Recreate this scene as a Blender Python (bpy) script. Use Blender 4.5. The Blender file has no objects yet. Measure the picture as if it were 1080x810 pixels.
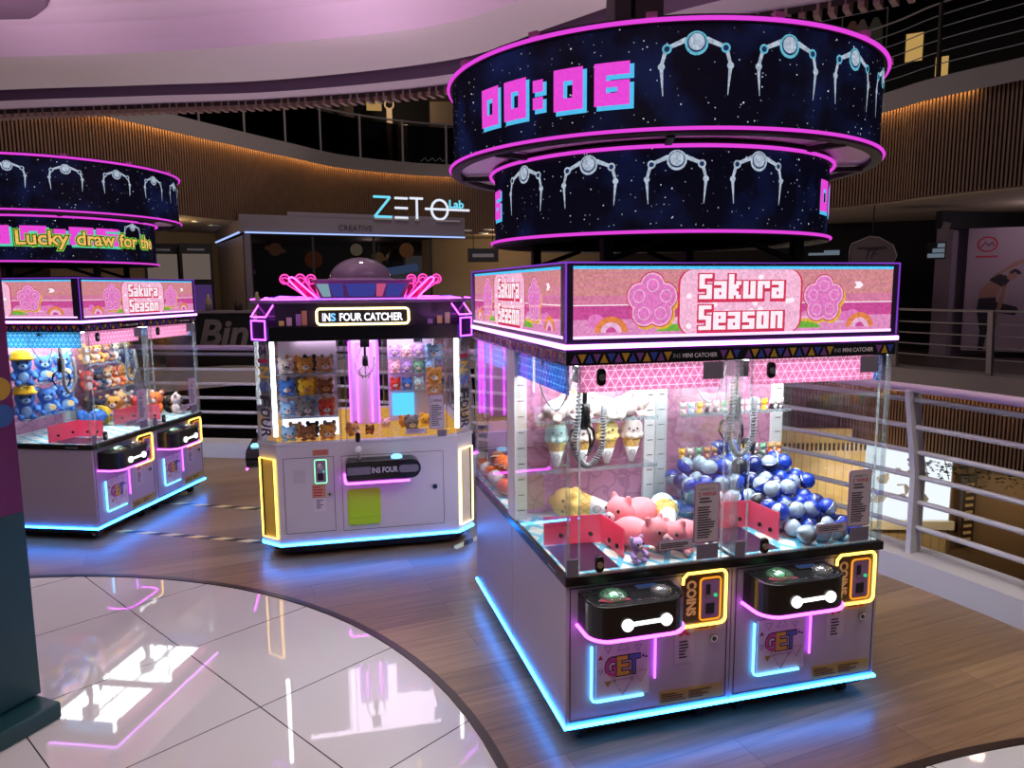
import bpy, math, random
from mathutils import Matrix, Vector
PI = math.pi
R = math.radians
scn = bpy.context.scene
COL = scn.collection

# ---------------------------------------------------------------- camera, world, exposure, mall lamps and added fill lamps
cam_d = bpy.data.cameras.new('camera'); cam = bpy.data.objects.new('camera', cam_d); COL.objects.link(cam)
cam_d.sensor_fit = 'HORIZONTAL'; cam_d.sensor_width = 36.0; cam_d.lens = 36.0 * 775.516 / 1080.0
cam_d.clip_start = 0.05; cam_d.clip_end = 200
yaw, pitch, roll = R(15.434274), R(7.4418015), R(-0.383815)
fw = Vector((math.sin(yaw) * math.cos(pitch), math.cos(yaw) * math.cos(pitch), -math.sin(pitch)))
rt = Vector((math.cos(yaw), -math.sin(yaw), 0)); up = rt.cross(fw)
rt2 = rt * math.cos(roll) + up * math.sin(roll); up2 = -rt * math.sin(roll) + up * math.cos(roll)
cam.matrix_world = Matrix(((rt2.x, up2.x, -fw.x, -0.84694), (rt2.y, up2.y, -fw.y, -2.36474), (rt2.z, up2.z, -fw.z, 1.7), (0, 0, 0, 1)))
scn.camera = cam

world = bpy.data.worlds.new('world'); scn.world = world; world.use_nodes = True
wb = world.node_tree.nodes['Background']; wb.inputs[0].default_value = (0.54, 0.56, 0.60, 1); wb.inputs[1].default_value = 0.080
vs = scn.view_settings
vs.view_transform = 'Standard'; vs.look = 'None'; vs.gamma = 1.0; vs.use_curve_mapping = False; vs.exposure = 0.0
scn.cycles.transparent_max_bounces = 40; scn.cycles.max_bounces = 10; scn.cycles.sample_clamp_indirect = 6.0
scn.cycles.caustics_reflective = False; scn.cycles.caustics_refractive = False

def lamp(name, kind, loc, energy, color, size=0.3, rot=(0, 0, 0), size_y=None, spot=None):
    d = bpy.data.lights.new(name, kind); o = bpy.data.objects.new(name, d); COL.objects.link(o)
    d.energy = energy; d.color = color; o.location = loc; o.rotation_euler = rot
    if kind == 'AREA':
        d.size = size
        if size_y: d.shape = 'RECTANGLE'; d.size_y = size_y
    else: d.shadow_soft_size = size
    if spot: d.spot_size = spot; d.spot_blend = 0.8
    return o
# downlights in the ceiling over the tiled floor and the walkway
for (x, y, e) in [(-2.2, -0.6, 85), (-0.6, -1.2, 75), (2.0, -0.9, 115), (-3.6, 1.6, 40), (2.1, 1.3, 65), (-0.4, 3.6, 75)]:
    lamp('downlight', 'SPOT', (x, y, 3.44), e, (1.0, 0.92, 0.78), 0.09, spot=R(120))
# unseen uplights added to wash the raised ceiling pink
for (x, y, rz) in [(-3.4, 3.2, 0.3), (-1.2, 2.3, 0.45), (0.5, 0.9, 0.9), (-2.8, -0.5, 0.2), (0.2, -2.2, 0.2)]:
    lamp('ceiling_fill', 'AREA', (x, y, 3.0), 16, (1.0, 0.66, 0.88), 1.8, (PI, 0, rz), 0.5)
# shop lights on the far side of the atrium
for (x, y, z, e, c) in [(-3.6, 13.9, 2.85, 22, (1, .72, .42)), (4.0, 16.5, 2.8, 30, (1, .72, .42)), (6.2, 13.4, 2.8, 9, (1, .75, .5)), (0.6, 15.4, 2.6, 5, (1, .7, .6)),
                        (1.6, 18.2, 6.9, 60, (1, .75, .5)), (11.5, 7.4, 2.9, 16, (.95, .8, 1)), (8.4, 7.9, -1.9, 60, (1, .82, .55)), (11.4, 6.6, -2.0, 30, (1, .8, .5)), (10.6, 7.4, 6.8, 10, (1, .7, .5))]:
    lamp('shop_light', 'POINT', (x, y, z), e, c, 0.15)
# unseen fill lamps added in the atrium well
# the upward one is added to brighten the ceiling soffit
lamp('soffit_fill', 'AREA', (1.2, 8.3, -2.5), 190, (1.0, 0.80, 0.82), 3.5, (PI, 0, 0))
lamp('atrium_fill', 'AREA', (0.5, 9.0, 8.6), 220, (1.0, 0.88, 0.80), 5.0)  # added fill from above for the atrium's overall brightness

# ---------------------------------------------------------------- materials
def lin(r, g, b):
    f = lambda c: (c / 255 / 12.92) if c / 255 <= 0.04045 else ((c / 255 + 0.055) / 1.055) ** 2.4
    return (f(r), f(g), f(b))
MATS = {}
def newmat(name):
    m = bpy.data.materials.new(name); m.use_nodes = True; nt = m.node_tree; nt.nodes.clear()
    out = nt.nodes.new('ShaderNodeOutputMaterial'); MATS[name] = m
    return m, nt, out
def nd(nt, t, **kw):
    n = nt.nodes.new(t)
    for k, v in kw.items(): setattr(n, k, v)
    return n
def pbr(name, col, rough=0.5, metal=0.0, spec=0.5, trans=0.0, noise=0.0, nscale=20.0, bump=0.0, coat=0.0):
    m, nt, out = newmat(name); b = nd(nt, 'ShaderNodeBsdfPrincipled'); nt.links.new(b.outputs[0], out.inputs[0])
    b.inputs['Base Color'].default_value = (*col, 1); b.inputs['Roughness'].default_value = rough; b.inputs['Metallic'].default_value = metal
    b.inputs['Specular IOR Level'].default_value = spec; b.inputs['Coat Weight'].default_value = coat
    if noise or bump:
        tc = nd(nt, 'ShaderNodeTexCoord'); n = nd(nt, 'ShaderNodeTexNoise'); n.inputs['Scale'].default_value = nscale; n.inputs['Detail'].default_value = 4
        nt.links.new(tc.outputs['Object'], n.inputs['Vector'])
        if noise:
            mx = nd(nt, 'ShaderNodeMix', data_type='RGBA'); nt.links.new(n.outputs['Fac'], mx.inputs[0])
            mx.inputs[6].default_value = (*[c * (1 - noise) for c in col], 1); mx.inputs[7].default_value = (*[min(1, c * (1 + noise)) for c in col], 1)
            nt.links.new(mx.outputs[2], b.inputs['Base Color'])
        if bump:
            bp = nd(nt, 'ShaderNodeBump'); bp.inputs['Strength'].default_value = bump; bp.inputs['Distance'].default_value = 0.004
            nt.links.new(n.outputs['Fac'], bp.inputs['Height']); nt.links.new(bp.outputs[0], b.inputs['Normal'])
    return m
def em(name, col, s=1.0):
    m, nt, out = newmat(name); e = nd(nt, 'ShaderNodeEmission'); e.inputs[0].default_value = (*col, 1); e.inputs[1].default_value = s
    nt.links.new(e.outputs[0], out.inputs[0]); return m
def glassy(name, tint, base=0.04, top=0.7, dif=0.0, difcol=(1, 1, 1), rough=0.02):
    m, nt, out = newmat(name)
    t = nd(nt, 'ShaderNodeBsdfTransparent'); t.inputs[0].default_value = (*tint, 1)
    g = nd(nt, 'ShaderNodeBsdfGlossy'); g.inputs['Roughness'].default_value = rough
    lw = nd(nt, 'ShaderNodeLayerWeight'); lw.inputs[0].default_value = 0.5
    p = nd(nt, 'ShaderNodeMath', operation='POWER'); p.inputs[1].default_value = 4.0; nt.links.new(lw.outputs['Facing'], p.inputs[0])
    a = nd(nt, 'ShaderNodeMath', operation='MULTIPLY_ADD'); a.inputs[1].default_value = top; a.inputs[2].default_value = base; nt.links.new(p.outputs[0], a.inputs[0])
    mx = nd(nt, 'ShaderNodeMixShader'); nt.links.new(a.outputs[0], mx.inputs[0]); nt.links.new(g.outputs[0], mx.inputs[2])
    src = t.outputs[0]
    if dif:
        d = nd(nt, 'ShaderNodeBsdfDiffuse'); d.inputs[0].default_value = (*difcol, 1)
        tr = nd(nt, 'ShaderNodeBsdfTranslucent'); tr.inputs[0].default_value = (*difcol, 1)
        m0 = nd(nt, 'ShaderNodeMixShader'); m0.inputs[0].default_value = 0.5; nt.links.new(d.outputs[0], m0.inputs[1]); nt.links.new(tr.outputs[0], m0.inputs[2])
        m1 = nd(nt, 'ShaderNodeMixShader'); m1.inputs[0].default_value = dif; nt.links.new(src, m1.inputs[1]); nt.links.new(m0.outputs[0], m1.inputs[2]); src = m1.outputs[0]
    nt.links.new(src, mx.inputs[1]); nt.links.new(mx.outputs[0], out.inputs[0]); return m
def math_n(nt, op, a, b=None, c=None):
    n = nd(nt, 'ShaderNodeMath', operation=op)
    for i, v in enumerate((a, b, c)):
        if v is None: continue
        if isinstance(v, (int, float)): n.inputs[i].default_value = v
        else: nt.links.new(v, n.inputs[i])
    return n.outputs[0]
def line_mask(nt, sep, dirs, period, width, offs=None):
    """1 where a coordinate along one of dirs is close to a multiple of period."""
    res = None
    for k, (a, b, c) in enumerate(dirs):
        s = math_n(nt, 'ADD', math_n(nt, 'ADD', math_n(nt, 'MULTIPLY', sep.outputs[0], a), math_n(nt, 'MULTIPLY', sep.outputs[1], b)), math_n(nt, 'MULTIPLY', sep.outputs[2], c))
        s = math_n(nt, 'ADD', s, (offs[k] if offs else 0.0) + 100 * period)
        fr = math_n(nt, 'FRACT', math_n(nt, 'DIVIDE', s, period))
        d = math_n(nt, 'ABSOLUTE', math_n(nt, 'SUBTRACT', fr, 0.5))
        g = math_n(nt, 'GREATER_THAN', d, 0.5 - width / period / 2)
        res = g if res is None else math_n(nt, 'MAXIMUM', res, g)
    return res
def lined(name, base, line, dirs, period, width, rough=0.5, offs=None, base2=None, spec=0.5, noise_scale=3.0, glow=0.0):
    m, nt, out = newmat(name); b = nd(nt, 'ShaderNodeBsdfPrincipled'); nt.links.new(b.outputs[0], out.inputs[0]); b.inputs['Roughness'].default_value = rough
    b.inputs['Specular IOR Level'].default_value = spec
    tc = nd(nt, 'ShaderNodeTexCoord'); sep = nd(nt, 'ShaderNodeSeparateXYZ'); nt.links.new(tc.outputs['Object'], sep.inputs[0])
    mask = line_mask(nt, sep, dirs, period, width, offs)
    mx = nd(nt, 'ShaderNodeMix', data_type='RGBA'); nt.links.new(mask, mx.inputs[0]); mx.inputs[6].default_value = (*base, 1); mx.inputs[7].default_value = (*line, 1)
    if base2:
        n = nd(nt, 'ShaderNodeTexNoise'); n.inputs['Scale'].default_value = noise_scale; nt.links.new(tc.outputs['Object'], n.inputs['Vector'])
        m2 = nd(nt, 'ShaderNodeMix', data_type='RGBA'); rp = nd(nt, 'ShaderNodeMapRange'); rp.inputs[1].default_value = .35; rp.inputs[2].default_value = .65
        nt.links.new(n.outputs['Fac'], rp.inputs[0]); nt.links.new(rp.outputs[0], m2.inputs[0]); m2.inputs[6].default_value = (*base, 1); m2.inputs[7].default_value = (*base2, 1)
        nt.links.new(m2.outputs[2], mx.inputs[6])
    nt.links.new(mx.outputs[2], b.inputs['Base Color'])
    if glow:      # thin printed sheet that lets the light behind it through
        tr = nd(nt, 'ShaderNodeBsdfTranslucent'); nt.links.new(mx.outputs[2], tr.inputs[0]); ms = nd(nt, 'ShaderNodeMixShader'); ms.inputs[0].default_value = glow
        nt.links.new(b.outputs[0], ms.inputs[1]); nt.links.new(tr.outputs[0], ms.inputs[2]); nt.links.new(ms.outputs[0], out.inputs[0])
    return m

M_cab = pbr('lilac_grey_paint', (0.41, 0.365, 0.465), 0.38, noise=0.03, nscale=3)
M_cabside = pbr('dark_lilac_paint', (0.30, 0.26, 0.33), 0.42)
M_ins = pbr('pale_grey_paint', (0.60, 0.57, 0.63), 0.40)
M_seam = pbr('seam_dark', (0.05, 0.04, 0.06), 0.6)
M_black = pbr('black_plastic', (0.006, 0.006, 0.007), 0.22)
M_blackm = pbr('black_matte', (0.010, 0.009, 0.011), 0.6)
M_violetframe = pbr('violet_black_frame', (0.025, 0.012, 0.045), 0.3)
M_glass = glassy('clear_glass', (0.955, 0.97, 0.97), 0.035, 0.65)
M_acryl = glassy('clear_acrylic_post', (0.86, 0.88, 0.89), 0.10, 0.7, 0.08, (0.85, 0.9, 0.95))
M_acedge = glassy('acrylic_edge', (0.80, 0.88, 0.90), 0.08, 0.6, 0.24, (0.9, 0.97, 1.0))
M_chute = glassy('pink_red_acrylic', (1.0, 0.40, 0.50), 0.04, 0.4, 0.72, (1.0, 0.19, 0.33))
M_white = pbr('white_plastic', (0.82, 0.82, 0.84), 0.4)
M_grey = pbr('grey_plastic', (0.25, 0.25, 0.27), 0.4)
M_silver = pbr('silver_metal', (0.6, 0.6, 0.62), 0.25, 1.0)
M_steel = pbr('white_painted_steel', (0.56, 0.53, 0.54), 0.4)
M_railpink = pbr('pink_sheen_handrail', (0.52, 0.38, 0.52), 0.2)  # pink reflected glow tinted into the handrail's base colour
M_bracket = pbr('violet_grey_plate', (0.17, 0.15, 0.21), 0.5)
M_sticker = pbr('pale_sticker', (0.52, 0.46, 0.53), 0.5)
M_stickw = pbr('white_print', (0.68, 0.63, 0.70), 0.5)
M_instr = pbr('clear_sticker', (.47, .42, .52), .4)
M_ink = pbr('dark_ink', (0.03, 0.02, 0.04), 0.7)
M_inkred = pbr('red_ink', (0.45, 0.02, 0.08), 0.7)
M_gold = pbr('gold_sticker', (0.42, 0.30, 0.08), 0.5)
M_orangest = pbr('orange_sticker', (0.55, 0.27, 0.16), 0.5)
M_brown = pbr('dark_brown_plate', (0.05, 0.025, 0.015), 0.4)
M_tan = pbr('tan_print', (0.70, 0.48, 0.22), 0.5)
M_coin = pbr('coin_print', (.90, .60, .22), .5)
M_mech = pbr('violet_coin_mech', (0.30, 0.16, 0.36), 0.35)
M_lime = pbr('lime_plastic', (0.42, 0.72, 0.03), 0.5)
M_yellowp = pbr('yellow_panel', (0.92, 0.66, 0.10), 0.45)
M_creamp = pbr('cream_panel', (0.88, 0.78, 0.58), 0.45)
M_tribase = [pbr('triangle_' + n, c, 0.5) for n, c in (('purple', lin(110, 60, 130)), ('ochre', lin(170, 130, 40)), ('blue', lin(45, 60, 150)), ('red', lin(160, 45, 50)))]
c60, s60 = 0.5, 0.8660254
TRI = [(0, 0, 1), (s60, 0, c60), (s60, 0, -c60)]
TRIY = [(0, 0, 1), (0, s60, c60), (0, s60, -c60)]
M_val = lined('pink_triangle_valance', lin(196, 138, 166), lin(250, 222, 238), TRI, 0.030, 0.0028, 0.5, glow=.8)
M_valb = lined('blue_grid_valance', lin(40, 120, 190), lin(180, 225, 250), TRIY, 0.030, 0.0026, 0.5, base2=lin(90, 80, 190), glow=.8)
M_valc = lined('cyan_triangle_valance', lin(60, 160, 200), lin(200, 240, 255), TRIY, 0.030, 0.003, 0.5, glow=.8)
M_deck = lined('white_deck_with_prints', (0.78, 0.80, 0.84), lin(90, 190, 220), [(s60, c60, 0), (s60, -c60, 0)], 0.085, 0.022, 0.4, base2=(0.75, 0.80, 0.70), noise_scale=9)
def patterned(name, c1, c2, scale, rough=0.6):
    m, nt, out = newmat(name); b = nd(nt, 'ShaderNodeBsdfPrincipled'); nt.links.new(b.outputs[0], out.inputs[0]); b.inputs['Roughness'].default_value = rough
    tc = nd(nt, 'ShaderNodeTexCoord'); v = nd(nt, 'ShaderNodeTexVoronoi', feature='DISTANCE_TO_EDGE'); v.inputs['Scale'].default_value = scale
    n = nd(nt, 'ShaderNodeTexNoise'); n.inputs['Scale'].default_value = scale * .8; n.inputs['Detail'].default_value = 3
    nt.links.new(tc.outputs['Object'], n.inputs['Vector']); nt.links.new(n.outputs['Color'], v.inputs['Vector'])
    add = nd(nt, 'ShaderNodeVectorMath', operation='ADD'); nt.links.new(tc.outputs['Object'], add.inputs[0])
    sc = nd(nt, 'ShaderNodeVectorMath', operation='SCALE'); sc.inputs[3].default_value = 0.12; nt.links.new(n.outputs['Color'], sc.inputs[0]); nt.links.new(sc.outputs[0], add.inputs[1])
    nt.links.new(add.outputs[0], v.inputs['Vector'])
    r = nd(nt, 'ShaderNodeMapRange'); r.inputs[1].default_value = 0.02; r.inputs[2].default_value = 0.10; nt.links.new(v.outputs['Distance'], r.inputs[0])
    mx = nd(nt, 'ShaderNodeMix', data_type='RGBA'); nt.links.new(r.outputs[0], mx.inputs[0]); mx.inputs[6].default_value = (*c1, 1); mx.inputs[7].default_value = (*c2, 1)
    nt.links.new(mx.outputs[2], b.inputs['Base Color']); return m
M_backwall = patterned('mauve_printed_back_wall', lin(165, 110, 140), lin(196, 135, 165), 13)
# light sources
M_panel = em('white_light_panel', (0.97, 0.99, 1.0), 14.5)
M_whitebar = em('white_light_bar', (1.0, 0.97, 1.0), 7.0)
M_cyan = em('blue_neon', (0.60, 10.0, 42.0), 1.0)
M_cyanlow = em('cyan_neon', (0.50, 2.4, 4.8), 1.0)
M_mag = em('magenta_neon', (4.8, 0.50, 6.0), 1.0)
M_lilac = em('lilac_neon', (2.6, 0.36, 4.4), 1.0)
M_magring = em('magenta_ring_neon', (0.80, 0.060, 0.74), 1.0)
M_violet = em('violet_neon', (1.1, 0.28, 3.2), 1.0)
M_violetlow = em('violet_edge_glow', (0.22, 0.05, 0.60), 1.0)
M_yel = em('yellow_neon', (3.6, 2.2, 0.36), 1.0)
M_orange = em('orange_neon', (1.0, 0.36, 0.03), 1.0)
M_paleyel = em('pale_yellow_neon', (4.0, 3.2, 1.3), 1.0)
M_headneon = em('lilac_white_neon', (4.5, 1.4, 6.0), 1.0)
M_bone = em('white_neon', (2.2, 2.2, 2.2), 1.0)
M_pinkneon = em('pink_neon', (1.8, 0.10, 0.75), 1.0)
M_green = em('green_lamp', (0.05, 0.6, 0.25), 1.0)
M_domeg = glassy('green_clear_dome', (0.55, 0.85, 0.65), 0.12, 0.7, 0.25, (0.35, 0.8, 0.5))
M_domew = glassy('clear_dome', (0.85, 0.85, 0.86), 0.15, 0.7, 0.2, (0.8, 0.8, 0.82))
M_lcd = em('small_display', lin(60, 80, 130), 0.6)
M_warmstrip = em('warm_led_strip', (1.0, 0.55, 0.17), 26.0)

# LED-wall star field: small stars and dim blue clouds shown on the screen
def starfield():
    m, nt, out = newmat('led_star_field'); tc = nd(nt, 'ShaderNodeTexCoord')
    tot = None
    for sc, th, st in ((46.0, 0.105, 0.85), (24.0, 0.075, 1.2)):
        v = nd(nt, 'ShaderNodeTexVoronoi', feature='F1'); v.inputs['Scale'].default_value = sc; nt.links.new(tc.outputs['Object'], v.inputs['Vector'])
        g = math_n(nt, 'LESS_THAN', v.outputs['Distance'], th)
        sp = nd(nt, 'ShaderNodeSeparateXYZ'); nt.links.new(v.outputs['Color'], sp.inputs[0])
        a = math_n(nt, 'MULTIPLY', math_n(nt, 'MULTIPLY', g, math_n(nt, 'POWER', sp.outputs[0], 2.0)), st)
        tot = a if tot is None else math_n(nt, 'ADD', tot, a)
    n = nd(nt, 'ShaderNodeTexNoise'); n.inputs['Scale'].default_value = 4.5; n.inputs['Detail'].default_value = 5; nt.links.new(tc.outputs['Object'], n.inputs['Vector'])
    rp = nd(nt, 'ShaderNodeMapRange'); rp.inputs[1].default_value = 0.48; rp.inputs[2].default_value = 0.78; nt.links.new(n.outputs['Fac'], rp.inputs[0])
    mx = nd(nt, 'ShaderNodeMix', data_type='RGBA'); nt.links.new(rp.outputs[0], mx.inputs[0]); mx.inputs[6].default_value = (0.0022, 0.0020, 0.007, 1); mx.inputs[7].default_value = (0.006, 0.011, 0.058, 1)
    cs = nd(nt, 'ShaderNodeVectorMath', operation='SCALE'); cs.inputs[0].default_value = (0.75, 0.85, 1.0); nt.links.new(tot, cs.inputs[3])
    ad = nd(nt, 'ShaderNodeVectorMath', operation='ADD'); nt.links.new(mx.outputs[2], ad.inputs[0]); nt.links.new(cs.outputs[0], ad.inputs[1])
    e = nd(nt, 'ShaderNodeEmission'); nt.links.new(ad.outputs[0], e.inputs[0])
    g = nd(nt, 'ShaderNodeBsdfGlossy'); g.inputs[0].default_value = (.012, .012, .012, 1); g.inputs['Roughness'].default_value = .4
    a2 = nd(nt, 'ShaderNodeAddShader'); nt.links.new(e.outputs[0], a2.inputs[0]); nt.links.new(g.outputs[0], a2.inputs[1]); nt.links.new(a2.outputs[0], out.inputs[0])
    return m
M_star = starfield()
def led(name, rgb, s=0.86, rnd=0.16):
    """one colour shown on an LED panel: emission broken up into 8 mm pixels"""
    m, nt, out = newmat(name); tc = nd(nt, 'ShaderNodeTexCoord'); sn = nd(nt, 'ShaderNodeVectorMath', operation='SNAP'); sn.inputs[1].default_value = (0.008, 0.008, 0.008)
    nt.links.new(tc.outputs['Object'], sn.inputs[0]); wn = nd(nt, 'ShaderNodeTexWhiteNoise'); nt.links.new(sn.outputs[0], wn.inputs['Vector'])
    k = math_n(nt, 'MULTIPLY_ADD', wn.outputs['Value'], 2 * rnd * s, (1 - rnd) * s)
    e = nd(nt, 'ShaderNodeEmission'); e.inputs[0].default_value = (*lin(*rgb), 1); nt.links.new(k, e.inputs[1])
    g = nd(nt, 'ShaderNodeBsdfGlossy'); g.inputs['Roughness'].default_value = .05; g.inputs[0].default_value = (.05, .05, .05, 1)
    a2 = nd(nt, 'ShaderNodeAddShader'); nt.links.new(e.outputs[0], a2.inputs[0]); nt.links.new(g.outputs[0], a2.inputs[1]); nt.links.new(a2.outputs[0], out.inputs[0]); return m
L_peach = led('led_peach', (222, 146, 150)); L_peach2 = led('led_rose', (226, 132, 170)); L_mag = led('led_magenta', (214, 84, 160)); L_hill = led('led_hill_pink', (238, 150, 205))
L_green = led('led_green', (120, 190, 70)); L_yel = led('led_yellow', (240, 190, 70)); L_or = led('led_orange', (240, 140, 80)); L_blue = led('led_sky_blue', (70, 190, 245), 1.2)
L_white = led('led_white', (255, 240, 250), 1.0, .04); L_red = led('led_red', (222, 60, 95)); L_flow = led('led_flower_pink', (240, 130, 205)); L_flow2 = led('led_flower_light', (250, 190, 230))
L_board = led('led_board', (245, 185, 215), 1.0, .15); L_whiteline = em('led_white_line', (1.6, 0.9, 1.9))
L_claw = led('led_claw_white', (190, 205, 225), .75, .25); L_clawb = led('led_claw_cyan', (110, 200, 225), .75, .2); L_clawd = led('led_claw_dark', (40, 60, 110), .6, .2)
L_dig = led('led_digit_magenta', (232, 70, 214), 1.0, .06); L_digc = led('led_digit_cyan', (80, 190, 240), 1.0, .06); L_digdk = led('led_digit_dark', (12, 10, 40), .6, .1)
L_tyel = led('led_text_yellow', (250, 200, 100)); L_tgrn = led('led_text_green', (130, 220, 70)); L_tblk = em('led_text_black', (0.004, .003, .006)); L_aqua = led('led_aqua', (90, 225, 190))

# ---------------------------------------------------------------- mesh builder
_TXT = {}
def text_geo(s, bold=0.0, res=3, font_shear=0.0):
    key = (s, bold, res, font_shear)
    if key in _TXT: return _TXT[key]
    cu = bpy.data.curves.new('t', 'FONT'); cu.body = s; cu.size = 1.0; cu.offset = bold; cu.resolution_u = res; cu.fill_mode = 'FRONT'; cu.shear = font_shear
    o = bpy.data.objects.new('t', cu); COL.objects.link(o)
    me = bpy.data.meshes.new_from_object(o.evaluated_get(bpy.context.evaluated_depsgraph_get()))
    vs_ = [(v.co.x, v.co.y) for v in me.vertices]; fs = [tuple(p.vertices) for p in me.polygons]
    bpy.data.objects.remove(o); bpy.data.curves.remove(cu); bpy.data.meshes.remove(me)
    _TXT[key] = (vs_, fs); return _TXT[key]
class MB:
    def __init__(s, T=None): s.v = []; s.f = []; s.m = []; s.mats = []; s.sm = []; s.T = T or Matrix()
    def mi(s, mat):
        if mat not in s.mats: s.mats.append(mat)
        return s.mats.index(mat)
    def add(s, vs_, fs, mat, smooth=False):
        b = len(s.v); i = s.mi(mat)
        for p in vs_: s.v.append(s.T @ Vector(p))
        for f in fs: s.f.append(tuple(b + k for k in f)); s.m.append(i); s.sm.append(smooth)
    def box(s, a, b, mat, T=None):
        x0, y0, z0 = a; x1, y1, z1 = b
        vs_ = [Vector((x, y, z)) for z in (z0, z1) for x, y in ((x0, y0), (x1, y0), (x1, y1), (x0, y1))]
        if T: vs_ = [T @ v for v in vs_]
        s.add(vs_, [(3, 2, 1, 0), (4, 5, 6, 7), (0, 1, 5, 4), (1, 2, 6, 5), (2, 3, 7, 6), (3, 0, 4, 7)], mat)
    def beam(s, a, b, w, h, mat):
        a = Vector(a); b = Vector(b); d = (b - a); L = d.length; d.normalize()
        u = Vector((0, 0, 1)).cross(d)
        if u.length < 1e-4: u = Vector((1, 0, 0))
        u.normalize(); n = d.cross(u)
        T = Matrix((( d.x, u.x, n.x, a.x), (d.y, u.y, n.y, a.y), (d.z, u.z, n.z, a.z), (0, 0, 0, 1)))
        s.box((0, -w / 2, -h / 2), (L, w / 2, h / 2), mat, T)
    def prism(s, poly, d0, d1, mat, plane='xy'):
        n = len(poly)
        def mk(p, d): return (p[0], p[1], d) if plane == 'xy' else ((p[0], d, p[1]) if plane == 'xz' else (d, p[0], p[1]))
        vs_ = [mk(p, d0) for p in poly] + [mk(p, d1) for p in poly]
        fs = [tuple(range(n - 1, -1, -1)), tuple(range(n, 2 * n))] + [(i, (i + 1) % n, n + (i + 1) % n, n + i) for i in range(n)]
        s.add(vs_, fs, mat)
    def poly(s, pts, mat): s.add(pts, [tuple(range(len(pts)))], mat)
    def tube(s, pts, r, mat, n=8, closed=False):
        pts = [Vector(p) for p in pts]; N = len(pts); rings = []; prev = None
        for i, p in enumerate(pts):
            if closed: d = pts[(i + 1) % N] - pts[i - 1]
            else: d = pts[min(i + 1, N - 1)] - pts[max(i - 1, 0)]
            d.normalize()
            if prev is None:
                u = d.cross(Vector((0, 0, 1)))
                if u.length < 1e-3: u = d.cross(Vector((1, 0, 0)))
            else: u = prev - d * prev.dot(d)
            u.normalize(); prev = u; w = d.cross(u)
            rr = r[i] if isinstance(r, (list, tuple)) else r
            rings.append([p + (u * math.cos(2 * PI * k / n) + w * math.sin(2 * PI * k / n)) * rr for k in range(n)])
        vs_ = [q for rg in rings for q in rg]; fs = []
        for i in range(N if closed else N - 1):
            j = (i + 1) % N
            for k in range(n): fs.append((i * n + k, i * n + (k + 1) % n, j * n + (k + 1) % n, j * n + k))
        if not closed: fs += [tuple(range(n - 1, -1, -1)), tuple((N - 1) * n + k for k in range(n))]
        s.add(vs_, fs, mat, True)
    def lathe(s, prof, c, mat, n=24, axis='z', smooth=True, caps=True):
        vs_ = []; fs = []; c = Vector(c)
        for r, z in prof:
            for k in range(n):
                a = 2 * PI * k / n; q = (r * math.cos(a), r * math.sin(a), z)
                if axis == 'y': q = (q[0], q[2], q[1])
                if axis == 'x': q = (q[2], q[0], q[1])
                vs_.append(c + Vector(q))
        for i in range(len(prof) - 1):
            for k in range(n):
                f = (i * n + k, i * n + (k + 1) % n, (i + 1) * n + (k + 1) % n, (i + 1) * n + k)
                fs.append(f if axis != 'y' else f[::-1])
        if prof[0] == prof[-1]: caps = False
        if caps and prof[0][0] > 1e-6: fs.append(tuple(range(n - 1, -1, -1)))
        if caps and prof[-1][0] > 1e-6: fs.append(tuple((len(prof) - 1) * n + k for k in range(n)))
        s.add(vs_, fs, mat, smooth)
    def cyl(s, c, r, h, mat, n=20, axis='z'): s.lathe([(r, 0), (r, h)], c, mat, n, axis, False)
    def sph(s, c, r, mat, nu=16, nv=10, T=None, v0=0.0, v1=1.0):
        if isinstance(r, (int, float)): r = (r, r, r)
        vs_ = []; fs = []
        for i in range(nv + 1):
            t = PI * (v0 + (v1 - v0) * i / nv)
            for k in range(nu):
                a = 2 * PI * k / nu; q = Vector((r[0] * math.sin(t) * math.cos(a), r[1] * math.sin(t) * math.sin(a), r[2] * math.cos(t)))
                if T: q = T @ q
                vs_.append(q + Vector(c))
        for i in range(nv):
            for k in range(nu): fs.append((i * nu + k, (i + 1) * nu + k, (i + 1) * nu + (k + 1) % nu, i * nu + (k + 1) % nu))
        s.add(vs_, fs, mat, True)
    def text(s, txt, o, w, h, mat, ux=(1, 0, 0), uy=(0, 0, 1), bold=0.0, fn=None, center=True, shear=0.0):
        """text fitted to a w x h rectangle centred at o; fn maps (x, y) to a point instead"""
        vs_, fs = text_geo(txt, bold, 3, shear)
        xs = [v[0] for v in text_geo(txt, 0.0, 3, shear)[0]]; ys = [v[1] for v in text_geo(txt, 0.0, 3, shear)[0]]
        x0, x1, y0, y1 = min(xs), max(xs), min(ys), max(ys); sx = w / (x1 - x0); sy = (h / (y1 - y0)) if h else sx
        o = Vector(o); ux = Vector(ux); uy = Vector(uy); P = []
        for x, y in vs_:
            a = (x - (x0 + x1) / 2) * sx; b = (y - (y0 + y1) / 2) * sy
            P.append(fn(a, b) if fn else o + ux * a + uy * b)
        s.add(P, fs, mat)
    def obj(s, name, parent=None, bevel=0.0, loc=None, label=None):
        me = bpy.data.meshes.new(name); me.from_pydata([tuple(v) for v in s.v], [], s.f)
        for m in s.mats: me.materials.append(m)
        me.polygons.foreach_set('material_index', s.m); me.polygons.foreach_set('use_smooth', s.sm); me.update()
        o = bpy.data.objects.new(name, me); COL.objects.link(o)
        if parent: o.parent = parent
        if loc: o.location = loc
        if bevel:
            b = o.modifiers.new('bevel', 'BEVEL'); b.width = bevel; b.segments = 2; b.limit_method = 'ANGLE'; b.angle_limit = R(50)
        if label: o['label'] = label
        return o
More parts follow.
